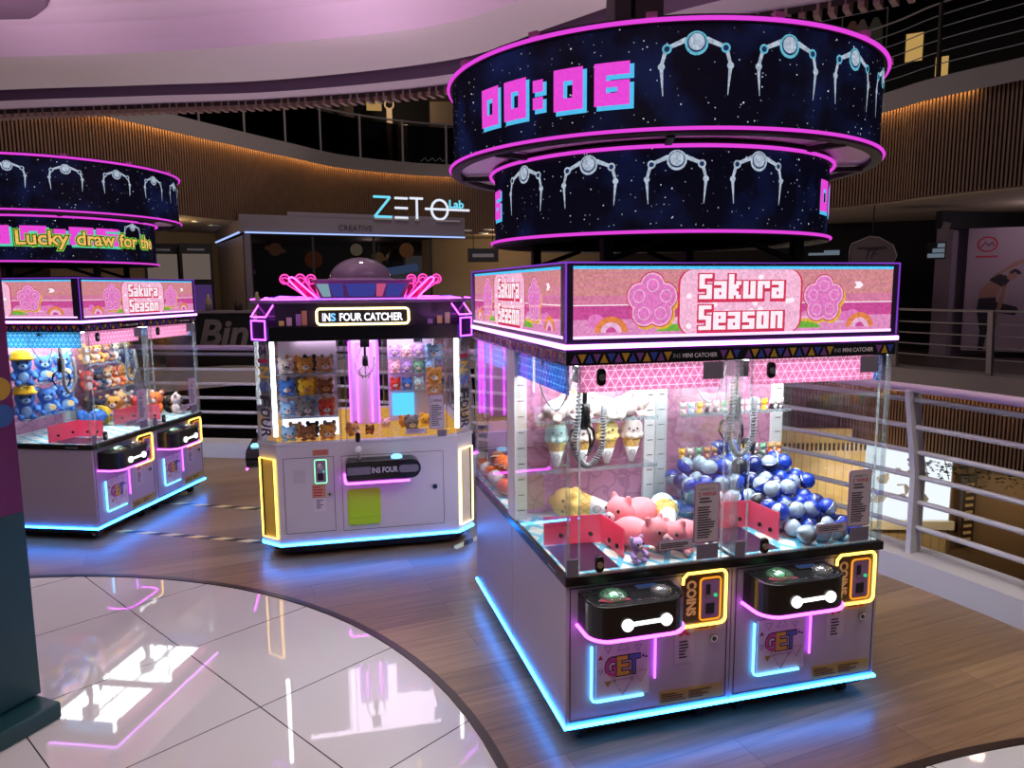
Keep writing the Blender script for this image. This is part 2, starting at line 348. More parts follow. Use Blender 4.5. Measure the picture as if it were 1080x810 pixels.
def tag(o, label, cat, group=None, kind=None):
    o['label'] = label; o['category'] = cat
    if group: o['group'] = group
    if kind: o['kind'] = kind
    return o
def empty(name, loc=(0, 0, 0), rz=0.0):
    o = bpy.data.objects.new(name, None); COL.objects.link(o); o.location = loc; o.rotation_euler = (0, 0, rz); o.empty_display_size = 0.1; return o
def struct(o): o['kind'] = 'structure'; return o
def kids(o): return list(CH.get(o.name, [])) if False else [c for c in o.children]
def copy_tree(o, parent=None):
    c = o.copy(); COL.objects.link(c)
    if parent: c.parent = parent
    for ch in o.children: copy_tree(ch, c)
    return c
def child(o, name): return [c for c in o.children if c.name.split('.')[0] == name]
def rrect(x0, z0, x1, z1, r, n=5):
    P = []
    for cx, cz, a0 in ((x1 - r, z0 + r, -90), (x1 - r, z1 - r, 0), (x0 + r, z1 - r, 90), (x0 + r, z0 + r, 180)):
        for k in range(n + 1): a = R(a0 + 90 * k / n); P.append((cx + r * math.cos(a), cz + r * math.sin(a)))
    return P
def smooth_curve(P, k=6):
    out = []
    for i in range(len(P) - 1):
        p0 = P[max(i - 1, 0)]; p1 = P[i]; p2 = P[i + 1]; p3 = P[min(i + 2, len(P) - 1)]
        for j in range(k):
            t = j / k
            out.append(tuple(0.5 * (2 * b + (c - a) * t + (2 * a - 5 * b + 4 * c - d) * t * t + (3 * b - a - 3 * c + d) * t ** 3) for a, b, c, d in zip(p0, p1, p2, p3)))
    out.append(P[-1]); return out
def offset(P, d):
    """offset a plan polyline to its left by d"""
    out = []
    for i, p in enumerate(P):
        a = Vector(P[max(i - 1, 0)]); b = Vector(P[min(i + 1, len(P) - 1)]); t = (b - a).normalized(); out.append((p[0] - t.y * d, p[1] + t.x * d))
    return out
def resample(P, step):
    out = [P[0]]; acc = 0.0
    for a, b in zip(P, P[1:]):
        L = math.dist(a, b); t = step - acc
        while t <= L: out.append((a[0] + (b[0] - a[0]) * t / L, a[1] + (b[1] - a[1]) * t / L)); t += step
        acc = (acc + L) % step
    return out
def ribbon(mb, P, z0, z1, mat, Q=None):
    Q = Q or P; n = len(P)
    mb.add([(p[0], p[1], z0) for p in P] + [(q[0], q[1], z1) for q in Q], [(i, i + 1, n + i + 1, n + i) for i in range(n - 1)], mat, True)

# ---------------------------------------------------------------- the setting: floor, ceiling, far side of the atrium
def woodfloor():
    m, nt, out = newmat('wood_plank_floor'); b = nd(nt, 'ShaderNodeBsdfPrincipled'); nt.links.new(b.outputs[0], out.inputs[0])
    tc = nd(nt, 'ShaderNodeTexCoord'); mp = nd(nt, 'ShaderNodeMapping'); mp.inputs['Rotation'].default_value = (0, 0, R(-8)); nt.links.new(tc.outputs['Object'], mp.inputs[0])
    br = nd(nt, 'ShaderNodeTexBrick'); br.inputs['Scale'].default_value = 1.0; br.inputs['Brick Width'].default_value = 1.25; br.inputs['Row Height'].default_value = 0.18
    br.inputs['Mortar Size'].default_value = 0.0012; br.inputs['Color1'].default_value = (*lin(126, 98, 70), 1); br.inputs['Color2'].default_value = (*lin(152, 120, 87), 1); br.inputs['Mortar'].default_value = (*lin(70, 50, 38), 1)
    nt.links.new(mp.outputs[0], br.inputs['Vector'])
    m2 = nd(nt, 'ShaderNodeMapping'); m2.inputs['Scale'].default_value = (1.2, 22, 1); nt.links.new(mp.outputs[0], m2.inputs[0])
    n = nd(nt, 'ShaderNodeTexNoise'); n.inputs['Scale'].default_value = 1.6; n.inputs['Detail'].default_value = 6; n.inputs['Roughness'].default_value = .65; nt.links.new(m2.outputs[0], n.inputs['Vector'])
    mr = nd(nt, 'ShaderNodeMapRange'); mr.inputs[1].default_value = .3; mr.inputs[2].default_value = .7; mr.inputs[3].default_value = .62; mr.inputs[4].default_value = 1.18; nt.links.new(n.outputs['Fac'], mr.inputs[0])
    sc = nd(nt, 'ShaderNodeVectorMath', operation='SCALE'); nt.links.new(br.outputs['Color'], sc.inputs[0]); nt.links.new(mr.outputs[0], sc.inputs[3])
    nt.links.new(sc.outputs[0], b.inputs['Base Color']); b.inputs['Roughness'].default_value = 0.36; b.inputs['Specular IOR Level'].default_value = 0.55
    return m
M_wood = woodfloor()
A_ = R(32.0)
M_tile = lined('white_floor_tile', (0.64, 0.62, 0.62), (0.06, 0.05, 0.055), [(-math.sin(A_), math.cos(A_), 0), (math.cos(A_), math.sin(A_), 0)], 0.705, 0.0055, 0.03, offs=[-0.41 + 0.3525 - 0.3525, 0.60], spec=0.95)
M_trimbrown = pbr('brown_floor_trim', (0.035, 0.018, 0.012), 0.3)
M_ceil = pbr('white_ceiling_paint', (0.70, 0.60, 0.68), 0.8)
M_ceilband = pbr('beige_soffit_paint', (0.80, 0.76, 0.74), 0.8)
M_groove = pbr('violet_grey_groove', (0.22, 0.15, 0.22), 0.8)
M_slat = pbr('brown_wood_slat', (0.165, 0.090, 0.058), 0.55, noise=.25, nscale=6)
M_slatpale = pbr('pale_brown_slat', (0.30, 0.19, 0.16), 0.6, noise=.2, nscale=6)
M_slatback = pbr('dark_slat_backing', (0.03, 0.018, 0.014), 0.8)
M_slab = pbr('grey_slab_edge', (0.26, 0.22, 0.22), 0.7)
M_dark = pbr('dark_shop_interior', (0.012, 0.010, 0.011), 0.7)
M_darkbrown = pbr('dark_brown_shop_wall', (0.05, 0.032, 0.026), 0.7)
M_beige = pbr('beige_wall', (0.45, 0.35, 0.24), 0.8)
M_darkfloor = pbr('dark_far_floor', (0.08, 0.06, 0.055), 0.4)
M_gloss_dark = pbr('black_shop_panel', (0.012, 0.010, 0.010), 0.2)
M_tint = glassy('dark_tinted_glass', (0.12, 0.11, 0.11), 0.02, 0.3)

BAL = smooth_curve([(-9, 8.6), (-6, 7.5), (-3.7, 6.4), (-2.3, 5.75), (-1, 5.15), (0.5, 4.2), (1.5, 2.95), (2.1, 1.9), (2.37, 1.08), (2.50, .33), (2.58, -.6), (2.6, -5)], 8)
b = MB(); n = len(BAL)
P = BAL + [(2.6, -9), (-9, -9)]
b.prism(P, -0.45, 0.0, M_wood); struct(b.obj('floor'))
def disc_floor(name, cx, cy, r, z, a0=0, a1=360, n=96):
    b = MB(); pts = [(cx + r * math.cos(R(a0 + (a1 - a0) * k / n)), cy + r * math.sin(R(a0 + (a1 - a0) * k / n))) for k in range(n + (0 if a1 - a0 == 360 else 1))]
    b.prism(pts, 0.0005, z, M_tile); b.v and None
    return struct(b.obj(name)), pts
_, pts = disc_floor('floor_tile', -2.929, -0.192, 2.674, 0.004)
b = MB(); N = 96
for k in range(N):
    a = 2 * PI * k / N; c = 2 * PI * (k + 1) / N; q = lambda r, t: (-2.929 + r * math.cos(t), -0.192 + r * math.sin(t))
    b.prism([q(2.675, a), q(2.71, a), q(2.71, c), q(2.675, c)], 0.0004, 0.009, M_trimbrown)
struct(b.obj('trim_1'))
disc_floor('floor_tile', 1.45, -3.55, 3.13, 0.0045, 60, 115, 30)
b = MB()
for k in range(40):
    a = R(60 + 55 * k / 40); c = R(60 + 55 * (k + 1) / 40); q = lambda r, t: (1.45 + r * math.cos(t), -3.55 + r * math.sin(t))
    b.prism([q(3.132, a), q(3.165, a), q(3.165, c), q(3.132, c)], 0.0004, 0.009, M_trimbrown)
struct(b.obj('trim_2'))
# kerb under the railing
b = MB(); ko = offset(BAL, 0.26); ki = BAL
ribbon(b, ki, -0.02, 0.15, M_steel); ribbon(b, ki, 0.15, 0.15, M_steel, ko); ribbon(b, ko, 0.15, -0.45, M_steel)
struct(b.obj('trim_3'))

# balcony railing
t = empty('balcony_railing', (0, 0, 0)); tag(t, 'white steel balcony railing with leaning flat posts and pink-lit handrail', 'railing')
mid = offset(BAL, 0.13); top = offset(BAL, 0.03)
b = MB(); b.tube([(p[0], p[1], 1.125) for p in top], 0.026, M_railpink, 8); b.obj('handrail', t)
b = MB(); b.tube([(p[0], p[1], 1.06) for p in top], 0.017, M_grey, 6); b.obj('under_rail', t)
for k, z in enumerate((0.30, 0.45, 0.60, 0.75, 0.90)):
    q = offset(BAL, 0.13 if z < .6 else 0.13 - 0.10 * (z - .6) / .5)
    b = MB(); b.tube([(p[0], p[1], z) for p in q], 0.016, M_steel, 6); b.obj('rail', t)
def post_at(i):
    p = Vector((*BAL[i], 0)); d = (Vector((*BAL[i + 1], 0)) - Vector((*BAL[i - 1], 0))).normalized(); nrm = Vector((-d.y, d.x, 0))
    b = MB()
    for sgn in (0.0,):
        prof = [(0.13, 0.15), (0.13, 0.62), (0.03, 1.11)]
        for (o0, z0), (o1, z1) in zip(prof, prof[1:]):
            a = p + nrm * o0 + Vector((0, 0, z0 - .003)); c = p + nrm * o1 + Vector((0, 0, z1 + .003)); w = 0.030; th = 0.05
            vs_ = []
            for q in (a, c):
                for sx, sy in ((-1, -1), (1, -1), (1, 1), (-1, 1)): vs_.append(q + d * w * sx * .5 + nrm * th * sy)
            b.add(vs_, [(3, 2, 1, 0), (4, 5, 6, 7), (0, 1, 5, 4), (1, 2, 6, 5), (2, 3, 7, 6), (3, 0, 4, 7)], M_steel)
    b.obj('post', t)
best = min(range(len(BAL)), key=lambda i: math.dist(BAL[i], (2.39, 1.0)))
post_at(best)
acc = 0
for rng in (range(best - 1, 1, -1), range(best + 1, len(BAL) - 1)):
    acc = 0; last = BAL[best]
    for i in rng:
        acc += math.dist(BAL[i], last); last = BAL[i]
        if acc > 1.75: post_at(i); acc = 0

# ceiling: soffit band, groove, inner band, step, raised ceiling
E0 = smooth_curve([(-9, 8.7), (-6, 7.5), (-3.72, 6.37), (-2.3, 5.78), (-1, 5.23), (.5, 4.32), (1.3, 3.15), (1.85, 2.4), (2.5, 1.8), (3.0, 0.9), (3.1, -1), (3.1, -9)], 7)
G0 = smooth_curve([(-9, 8.3), (-6, 7.1), (-3.58, 5.97), (-2.25, 5.45), (-.97, 4.95), (.47, 4.0), (1.05, 3.1), (1.6, 2.25), (2.1, 1.6), (2.6, 0.8), (2.7, -1), (2.7, -9)], 7)
G1 = smooth_curve([(-9, 7.7), (-6, 6.6), (-3.44, 5.53), (-2.17, 5.05), (-.96, 4.55), (.35, 3.65), (.85, 2.8), (1.3, 2.0), (1.75, 1.4), (2.1, 0.6), (2.2, -1), (2.2, -9)], 7)
S0 = smooth_curve([(-9, 6.6), (-6, 5.5), (-3.06, 4.45), (-2.35, 4.2), (-1.4, 3.8), (.0, 3.0), (.55, 2.3), (.95, 1.6), (1.25, 1.0), (1.5, 0.3), (1.6, -1), (1.6, -9)], 7)
S1 = offset(S0, -0.30)
b = MB()
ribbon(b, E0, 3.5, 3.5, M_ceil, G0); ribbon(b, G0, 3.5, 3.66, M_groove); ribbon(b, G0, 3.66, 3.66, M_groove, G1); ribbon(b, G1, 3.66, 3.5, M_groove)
ribbon(b, G1, 3.5, 3.5, M_ceilband, S0)
mids = [offset(S0, -0.05), offset(S0, -0.14), S1]
ribbon(b, S0, 3.5, 3.58, M_ceil, mids[0]); ribbon(b, mids[0], 3.58, 3.68, M_ceil, mids[1]); ribbon(b, mids[1], 3.68, 3.74, M_ceil, S1)
b.poly([(p[0], p[1], 3.74) for p in S1] + [(-9, -9, 3.74)], M_ceil)
b.poly([(p[0], p[1], 3.95) for p in E0] + [(-9, -9, 3.95)], M_ceil)
b.lathe([(1.10, 3.738), (1.06, 3.70), (0.0, 3.715)], (-3.55, 3.45, 0), M_groove, 40)  # darker disc painted in for a shadow on the ceiling
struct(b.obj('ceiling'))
b = MB()
q = resample(E0, 0.088)
for i in range(1, len(q) - 1):
    d = (Vector(q[i + 1]) - Vector(q[i - 1])).normalized(); nr = Vector((-d.y, d.x)); p = Vector(q[i])
    if p.y < -1: break
    c4 = [p + d * sx * .019 + nr * o for sx, o in ((-1, 0.0), (1, 0.0), (1, .13), (-1, .13))]
    b.prism([tuple(c) for c in c4], 3.425, 4.9, M_slatpale)
ribbon(b, E0, 3.46, 4.9, M_slatback)
struct(b.obj('trim_4'))

# opposite fascia of the floor above
FAS = smooth_curve([(-9, 4.5), (-7.6, 7.2), (-5.7, 9.7), (-4.2, 11.38), (-2.73, 13.16), (-1.17, 14.9), (.32, 16.3), (3.0, 16.9), (5.4, 15.2), (7.3, 11.8), (8.5, 8.7), (8.66, 7.45), (8.85, 6.74), (9.05, 6.18), (9.5, 4.6), (9.7, 0), (9.7, -6)], 8)
MID = smooth_curve([(-9, 4.0), (-7.6, 6.6), (-5.7, 8.9), (-4.2, 10.4), (-2.9, 11.3), (-1.6, 11.9), (.2, 12.6), (3, 13.0), (5.6, 12.3), (7.4, 10.8), (8.6, 8.9), (8.9, 7.6), (9.1, 6.8), (9.35, 6.0), (9.6, 4.6), (9.8, 0), (9.8, -6)], 8)
def slat_fascia(name, C_, z0, z1, step=0.058):
    b = MB(); q = resample(C_, step); ribbon(b, offset(C_, .05), z0 + .02, z1, M_slatback)
    for i in range(1, len(q) - 1):
        d = (Vector(q[i + 1]) - Vector(q[i - 1])).normalized(); nr = Vector((-d.y, d.x)); p = Vector(q[i])
        c4 = [p + d * sx * .015 + nr * o for sx, o in ((-1, 0.0), (1, 0.0), (1, .04), (-1, .04))]
        b.prism([tuple(c) for c in c4], z0, z1, M_slat)
    ribbon(b, C_, z0, z0, M_slat, offset(C_, .12))
    return struct(b.obj(name))
slat_fascia('wall_back', FAS, 3.10, 4.58)
slat_fascia('wall_right', [p for p in MID if p[0] > 5], -1.12, 0.04)
b = MB(); i_ = offset(FAS, -0.14)
ribbon(b, i_, 4.545, 4.85, M_slab); ribbon(b, offset(FAS, -.12), 4.545, 4.60, M_slab); ribbon(b, i_, 4.545, 4.545, M_slab, offset(FAS, -.12)); ribbon(b, offset(FAS, -.12), 4.60, 4.60, M_slab, FAS); ribbon(b, i_, 4.85, 4.85, M_slab, offset(FAS, .4))
struct(b.obj('trim_5'))
b = MB(); i_ = offset(MID, -0.10)
ribbon(b, i_, 0.0, 0.32, M_slab); ribbon(b, offset(MID, -.085), 0.0, 0.06, M_slab); ribbon(b, i_, 0.0, 0.0, M_slab, offset(MID, -.085)); ribbon(b, offset(MID, -.085), .06, .06, M_slab, MID); ribbon(b, i_, .32, .32, M_slab, offset(MID, .4))
struct(b.obj('trim_6'))
def part_curve(C_, a, c, off): q = offset(C_, off); return [p for p in q if a <= p[0] <= c]
b = MB(); b.tube([(p[0], p[1], 4.585) for p in offset([p for p in FAS if -5.2 < p[0] < 3.4], -.085)], 0.012, M_warmstrip, 6)
b.tube([(p[0], p[1], 4.585) for p in offset([p for p in FAS if p[0] > 6 and 6.7 < p[1] < 11], -.085)], 0.012, M_warmstrip, 6)
b.tube([(p[0], p[1], 0.042) for p in offset([p for p in MID if p[0] > 8 and 4 < p[1] < 9.2], -.058)], 0.012, M_warmstrip, 6)
o = b.obj('strip_light'); tag(o, 'warm strip light glowing under the far slab edge over brown slats', 'strip light')
# far floors, ceilings and back walls
b = MB(); far = offset(MID, 0.3)
b.poly([(p[0], p[1], 0.30) for p in far] + [(30, -6, .3), (30, 30, .3), (-25, 30, .3), (-25, 4, .3)], M_darkfloor)
b.poly([(-30, -8, -4.5), (30, -8, -4.5), (30, 30, -4.5), (-30, 30, -4.5)], M_darkfloor)
b.poly([(p[0], p[1], 4.84) for p in offset(FAS, .3)] + [(30, -6, 4.84), (30, 30, 4.84), (-25, 30, 4.84), (-25, 4, 4.84)], M_darkfloor)
struct(b.obj('ground_far'))
b = MB()
b.poly([(p[0], p[1], 3.11) for p in offset(FAS, .1)] + [(30, -6, 3.11), (30, 30, 3.11), (-25, 30, 3.11), (-25, 4, 3.11)], M_beige)
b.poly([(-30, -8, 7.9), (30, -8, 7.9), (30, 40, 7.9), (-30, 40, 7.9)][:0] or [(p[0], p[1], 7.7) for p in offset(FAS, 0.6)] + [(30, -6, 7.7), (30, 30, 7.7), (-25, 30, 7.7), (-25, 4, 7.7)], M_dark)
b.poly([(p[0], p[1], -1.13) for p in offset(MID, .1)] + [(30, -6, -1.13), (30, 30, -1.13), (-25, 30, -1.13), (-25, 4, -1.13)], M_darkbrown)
struct(b.obj('ceiling_far'))
def wallseg(b, a, c, z0, z1, mat, th=0.12): b.beam((a[0], a[1], (z0 + z1) / 2), (c[0], c[1], (z0 + z1) / 2), th, z1 - z0, mat)
b = MB()
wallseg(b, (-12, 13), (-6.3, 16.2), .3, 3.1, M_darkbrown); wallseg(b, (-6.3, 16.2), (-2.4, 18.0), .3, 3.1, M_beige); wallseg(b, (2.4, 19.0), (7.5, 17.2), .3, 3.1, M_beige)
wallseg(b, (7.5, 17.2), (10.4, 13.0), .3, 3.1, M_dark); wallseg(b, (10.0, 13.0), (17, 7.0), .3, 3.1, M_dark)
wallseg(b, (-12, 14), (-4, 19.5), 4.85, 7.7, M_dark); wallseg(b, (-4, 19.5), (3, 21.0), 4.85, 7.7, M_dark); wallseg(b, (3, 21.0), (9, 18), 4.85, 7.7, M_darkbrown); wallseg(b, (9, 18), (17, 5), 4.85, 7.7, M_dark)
struct(b.obj('wall_far'))
# lower level wall: wood panelling, lit window, brown wall
M_creamwood = lined('pale_wood_panelling', lin(214, 186, 138), lin(150, 120, 80), [(1, -.3, 0)], 0.16, 0.012, 0.6, base2=lin(200, 170, 120))
b = MB(); wallseg(b, (4.5, 9.95), (8.95, 8.72), -4.5, -0.9, M_creamwood)
for k in range(34):
    t_ = k / 33; x = 6.3 + 2.6 * t_; y = 9.95 + (x - 4.5) / (8.95 - 4.5) * (8.72 - 9.95) - .07
    b.box((x, y - .01, -1.30), (x + .035, y + .01, -1.16), M_ink)
struct(b.obj('wall_lower_left'))
b = MB(); wallseg(b, (10.45, 8.22), (15, 6.9), -4.5, -1.0, pbr('brown_lower_wall', (0.20, 0.115, 0.055), 0.6)); b.box((10.55, 8.02, -3.1), (10.85, 8.12, -1.75), M_brown)
for k in range(9): b.box((10.62, 8.0, -2.98 + k * .13), (10.78, 8.02, -2.93 + k * .13), M_tan)
struct(b.obj('wall_lower_right'))
b = MB(); wallseg(b, (8.95, 8.72), (10.45, 8.22), -2.62, -1.1, em('lit_window', (0.86, 0.93, 1.0), 1.05), .05)
fr = struct(b.obj('window_1'))
b = MB()
wallseg(b, (8.9, 8.70), (10.5, 8.17), -2.78, -2.62, M_creamp, .2); wallseg(b, (8.95, 8.74), (10.45, 8.24), -4.5, -2.78, M_creamwood, .1)
struct(b.obj('window_1_sill'))
rnd = random.Random(5)
b = MB()
for k in range(16):     # grey blotches on the window film
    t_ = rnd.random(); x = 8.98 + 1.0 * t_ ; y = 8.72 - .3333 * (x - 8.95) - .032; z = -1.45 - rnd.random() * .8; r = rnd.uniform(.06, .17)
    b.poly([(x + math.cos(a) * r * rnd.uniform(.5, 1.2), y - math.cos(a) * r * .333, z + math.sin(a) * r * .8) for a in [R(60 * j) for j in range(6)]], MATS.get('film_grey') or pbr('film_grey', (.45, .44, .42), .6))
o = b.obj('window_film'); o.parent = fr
b = MB()
for k in range(240):
    x = 9.75 + rnd.random() * 1.9; dep = rnd.random(); y = 8.40 - .33 * (x - 9.95) - .25 - .2 * dep; z = -1.42 - .18 * (x - 9.75) * .6 - abs(rnd.gauss(0, .17)); r = rnd.uniform(.03, .06)
    ax = Matrix.Rotation(rnd.uniform(0, 6.28), 3, 'Z') @ Matrix.Rotation(rnd.uniform(-1, 1), 3, 'X')
    b.add([Vector((x, y, z)) + ax @ Vector(q) * r for q in ((-1, 0, 0), (0, -.5, .1), (1, 0, 0), (0, .5, .1))], [(0, 1, 2, 3)], MATS.get('dark_leaf') or pbr('dark_leaf', (.02, .035, .015), .5))
for k in range(6): x = 9.8 + k * .34; b.tube([(x, 8.42 - .33 * (x - 9.95), -1.14), (x + .05, 8.2 - .33 * (x - 9.95), -1.42), (x + .1, 8.12 - .33 * (x - 9.95), -1.8)], .008, MATS['dark_leaf'], 5)
o = b.obj('trailing_plant'); tag(o, 'dark trailing plant hanging over the lit window of the lower level', 'plant')

# ---------------------------------------------------------------- far side: the shop with the lit sign, kiosks, upper floor, right side
A = Vector((-2.006, 13.64, 0)); B = Vector((2.68, 14.40, 0)); AD = (B - A).normalized(); AN = Vector((AD.y, -AD.x, 0))
def zp(s, z, off=0.0): q = A + AD * s + AN * off; return (q.x, q.y, z)
M_hdr = pbr('grey_violet_fascia', (0.20, 0.165, 0.20), 0.5)
shop = empty('shop_front', (A.x, A.y, 0.30)); tag(shop, 'dark shop front under the glowing letter sign with hanging planet lamps inside', 'shop')
def sobj(b, name, **k):
    for i, v in enumerate(b.v): b.v[i] = v - Vector((A.x, A.y, 0.30))
    return b.obj(name, shop, **k)
SB = Vector((-2.84, 17.17, 0))
b = MB(); b.beam(zp(0, 3.03, -.1), zp(4.75, 3.03, -.1), .2, .36, M_hdr); b.beam((A.x, A.y, 3.03), (SB.x, SB.y, 3.03), .2, .36, M_hdr)
b.beam(zp(.85, 3.24, -.1), zp(4.75, 3.24, -.1), .2, .10, M_hdr); sobj(b, 'header_board')
b = MB(); b.beam(zp(0, 2.85, .02), zp(4.75, 2.85, .02), .03, .03, em('blue_white_line', (.45, .62, 1.2))); b.beam((A.x - .1, A.y, 2.85), (SB.x - .1, SB.y, 2.85), .03, .03, MATS['blue_white_line']); sobj(b, 'header_light_line')
b = MB(); b.text('CREATIVE', zp(2.25, 2.99, .012), .72, .12, M_ink, AD); sobj(b, 'header_lettering')
b = MB(); b.box((A.x - .02, A.y, .3), (A.x + .10, A.y + .5, 2.85), M_hdr); b.beam((A.x, A.y + .2, 1.5), (SB.x, SB.y, 1.5), .12, 2.6, M_hdr); sobj(b, 'side_wall')
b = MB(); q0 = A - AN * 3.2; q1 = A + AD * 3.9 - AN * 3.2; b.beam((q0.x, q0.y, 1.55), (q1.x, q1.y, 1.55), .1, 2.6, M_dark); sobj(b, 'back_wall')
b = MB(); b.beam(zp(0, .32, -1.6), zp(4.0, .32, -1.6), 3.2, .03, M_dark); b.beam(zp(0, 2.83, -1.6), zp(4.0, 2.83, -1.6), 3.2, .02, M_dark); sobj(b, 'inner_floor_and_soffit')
b = MB(); b.beam(zp(.1, 1.55, -.05), zp(3.95, 1.55, -.05), .012, 2.56, M_tint if False else glassy('shop_glass', (.72, .70, .70), .03, .3)); sobj(b, 'glass_front')
b = MB()
for s in (0.06, 1.35, 2.65, 3.95): b.beam(zp(s, .3, -.05), zp(s, 2.85, -.05), .05, .05, M_dark)
sobj(b, 'glass_frame')
b = MB(); b.beam(zp(2.7, 2.02, -.9), zp(3.9, 2.20, -.9), .05, .18, em('blue_reflection_glow', lin(70, 90, 130), .8)); sobj(b, 'blue_reflection')  # glowing bar put in for a blue reflection inside the shop
b = MB()
for k in range(5): b.box((A.x + .5 + k * .72, A.y + 2.2, .33), (A.x + 1.0 + k * .72, A.y + 2.7, .33 + .5 + .25 * (k % 3)), M_darkbrown)
sobj(b, 'display_counters')

M_zl = em('sign_cyan', (0.18, 0.75, 0.95), 1.0); M_zw = em('sign_white', (0.80, 0.86, 0.98), 1.0)
sg = empty('letter_sign', zp(2.62, 3.21, .03)); tag(sg, 'glowing cyan and white shop sign with crossed round letter over dark shop', 'sign')
sgo = Vector(zp(2.62, 3.21, .03))
def S(x, z): q = AD * x + Vector((0, 0, z)); return q       # sign plane, local to the sign
def sbar(b, p, q, m, r=.028): b.tube([S(*p), S(*q)], r, m, 6)
b = MB(); sbar(b, (0.03, .46), (.40, .46), M_zl); sbar(b, (.40, .46), (.05, .04), M_zl); sbar(b, (.05, .04), (.43, .04), M_zl); b.obj('letter_z', sg)
b = MB(); [sbar(b, (.50, z), (.79, z), M_zw) for z in (.45, .24, .03)]; b.obj('letter_e', sg)
b = MB(); sbar(b, (.84, .46), (1.14, .46), M_zw); sbar(b, (1.0, .46), (1.0, .02), M_zw); b.obj('letter_t', sg)
b = MB(); b.tube([S(1.53 + .19 * math.cos(R(a)), .235 + .215 * math.sin(R(a))) for a in range(0, 360, 15)], .028, M_zw, 6, True); sbar(b, (1.19, .245), (2.24, .245), M_zw); b.obj('letter_o_with_bar', sg)
b = MB(); b.text('Lab', S(1.93, .37), .34, .17, M_zl, AD, bold=.03); b.obj('small_lettering', sg)
b = MB()
for (x0, x1) in ((.03, .43), (.5, .8), (.94, 1.04), (1.45, 2.0)): b.box((0, 0, 0), (1, 1, 1), M_steel, Matrix.Translation(S(x0, -.02) - AN * .02) @ Matrix(((AD.x * (x1 - x0), AN.x * .05, 0, 0), (AD.y * (x1 - x0), AN.y * .05, 0, 0), (0, 0, .03, 0), (0, 0, 0, 1))))
b.obj('sign_bracket', sg)
for nm, (x, y, z), r, col, lab in [('planet_lamp', (-1.51, 15.73, 2.62), .15, (0.25, .10, .05), 'dim brown planet lamp with a ring hanging far left in the dark shop'), ('planet_lamp', (-.66, 15.47, 2.38), .20, (.30, .06, .02), 'large dull red planet lamp hanging in the dark shop'),
        ('planet_lamp', (.30, 15.23, 2.60), .14, (.75, .60, .42), 'small cream moon lamp hanging in the middle of the shop'), ('planet_lamp', (.80, 15.07, 2.42), .12, (.45, .25, .10), 'golden ringed planet lamp hanging behind the clear dome'),
        ('planet_lamp', (1.42, 14.95, 2.58), .17, (.60, .25, .11), 'orange striped planet lamp hanging right in the dark shop'), ('planet_lamp', (1.20, 15.25, 2.38), .24, (.012, .012, .014), 'black planet ball hanging beside the orange planet lamp')]:
    m_ = em('planet_%.2f' % x, col, 0.13) if col[0] > .05 else M_blackm
    b = MB(); b.sph((0, 0, 0), r, m_, 18, 12); o = b.obj(nm, None, loc=(x, y, z)); tag(o, lab, 'lamp', 'planet lamps hanging in the shop')
    b = MB(); b.tube([(0, 0, r * .9), (0, 0, 2.82 - z)], .006, M_blackm, 5); b.obj('cord', o)
    if 'ring' in lab: b = MB(); b.lathe([(r * 1.25, -.004), (r * 1.6, 0), (r * 1.25, .004)], (0, 0, 0), m_, 24); rr = b.obj('planet_ring', o); rr.rotation_euler = (.35, .2, 0)

# kiosks on the left of the far walkway, ceiling downlights
M_kp = em('backlit_grey_panel', lin(120, 106, 98), .62); M_kv = em('violet_screen', lin(78, 52, 110), .7)
def face_cam(x, y): return math.atan2(x + .847, y + 2.365)
for nm, x, y, w, lab, mats in [('advertising_kiosk', -3.46, 13.0, .62, 'black kiosk with backlit pale panel behind the left light drum', (M_kp, M_kp)), ('advertising_kiosk', -2.84, 12.85, .58, 'black kiosk with pale top panel and violet screen beside the shop', (M_kp, M_kv))]:
    t = empty(nm, (x, y, .30), -face_cam(x, y)); tag(t, lab, 'kiosk')
    b = MB(); b.box((-w / 2, 0, 0), (w / 2, .3, 2.28), M_dark); b.obj('body', t, .01)
    b = MB(); b.box((-w / 2 + .05, -.015, 1.60), (w / 2 - .05, 0, 2.08), mats[0]); b.obj('light_panel', t)
    b = MB(); b.box((-w / 2 + .05, -.015, .95), (w / 2 - .05, 0, 1.5), mats[1]); b.obj('lower_panel', t)
    b = MB(); b.text('CASUAL' if x < -3 else 'TRENDY', (0, -.004, 2.17), .3, .06, M_grey) if False else b.box((-.15, -.004, 2.14), (.15, 0, 2.18), M_grey); b.obj('top_strip', t)
M_dl = em('warm_downlight', (1.0, .80, .5), 1.6)
for k, (x, y) in enumerate([(-2.95, 14.3), (-2.75, 15.2), (3.0, 15.6), (3.6, 16.4), (3.45, 15.2), (4.1, 15.9)]):
    b = MB(); b.lathe([(.13, 0), (.13, .02), (.10, .02), (.10, .005), (0, .005)], (0, 0, -.02), M_white, 16); o = b.obj('ceiling_downlight', None, loc=(x, y, 3.11))
    tag(o, 'round warm downlight in the beige ceiling %s' % ['left of the dark shop, nearer one', 'left of the dark shop, farther one', 'right of the dark shop, leftmost', 'right of the dark shop, farthest', 'right of the dark shop, nearest', 'right of the dark shop, rightmost'][k], 'ceiling light', 'warm downlights on the far side')
    b = MB(); b.lathe([(.098, 0), (0, 0)], (0, 0, -.012), M_dl, 16); b.obj('diffuser', o)
b = MB(); b.box((-.32, 0, 0), (.32, .06, .28), M_dark); b.box((-.22, -.006, .1), (.22, 0, .17), M_grey); o = b.obj('hanging_sign', None, loc=(2.72, 12.75, 2.24)); o.rotation_euler = (0, 0, -.25); tag(o, 'small dark hanging sign board right of the dark shop', 'sign')
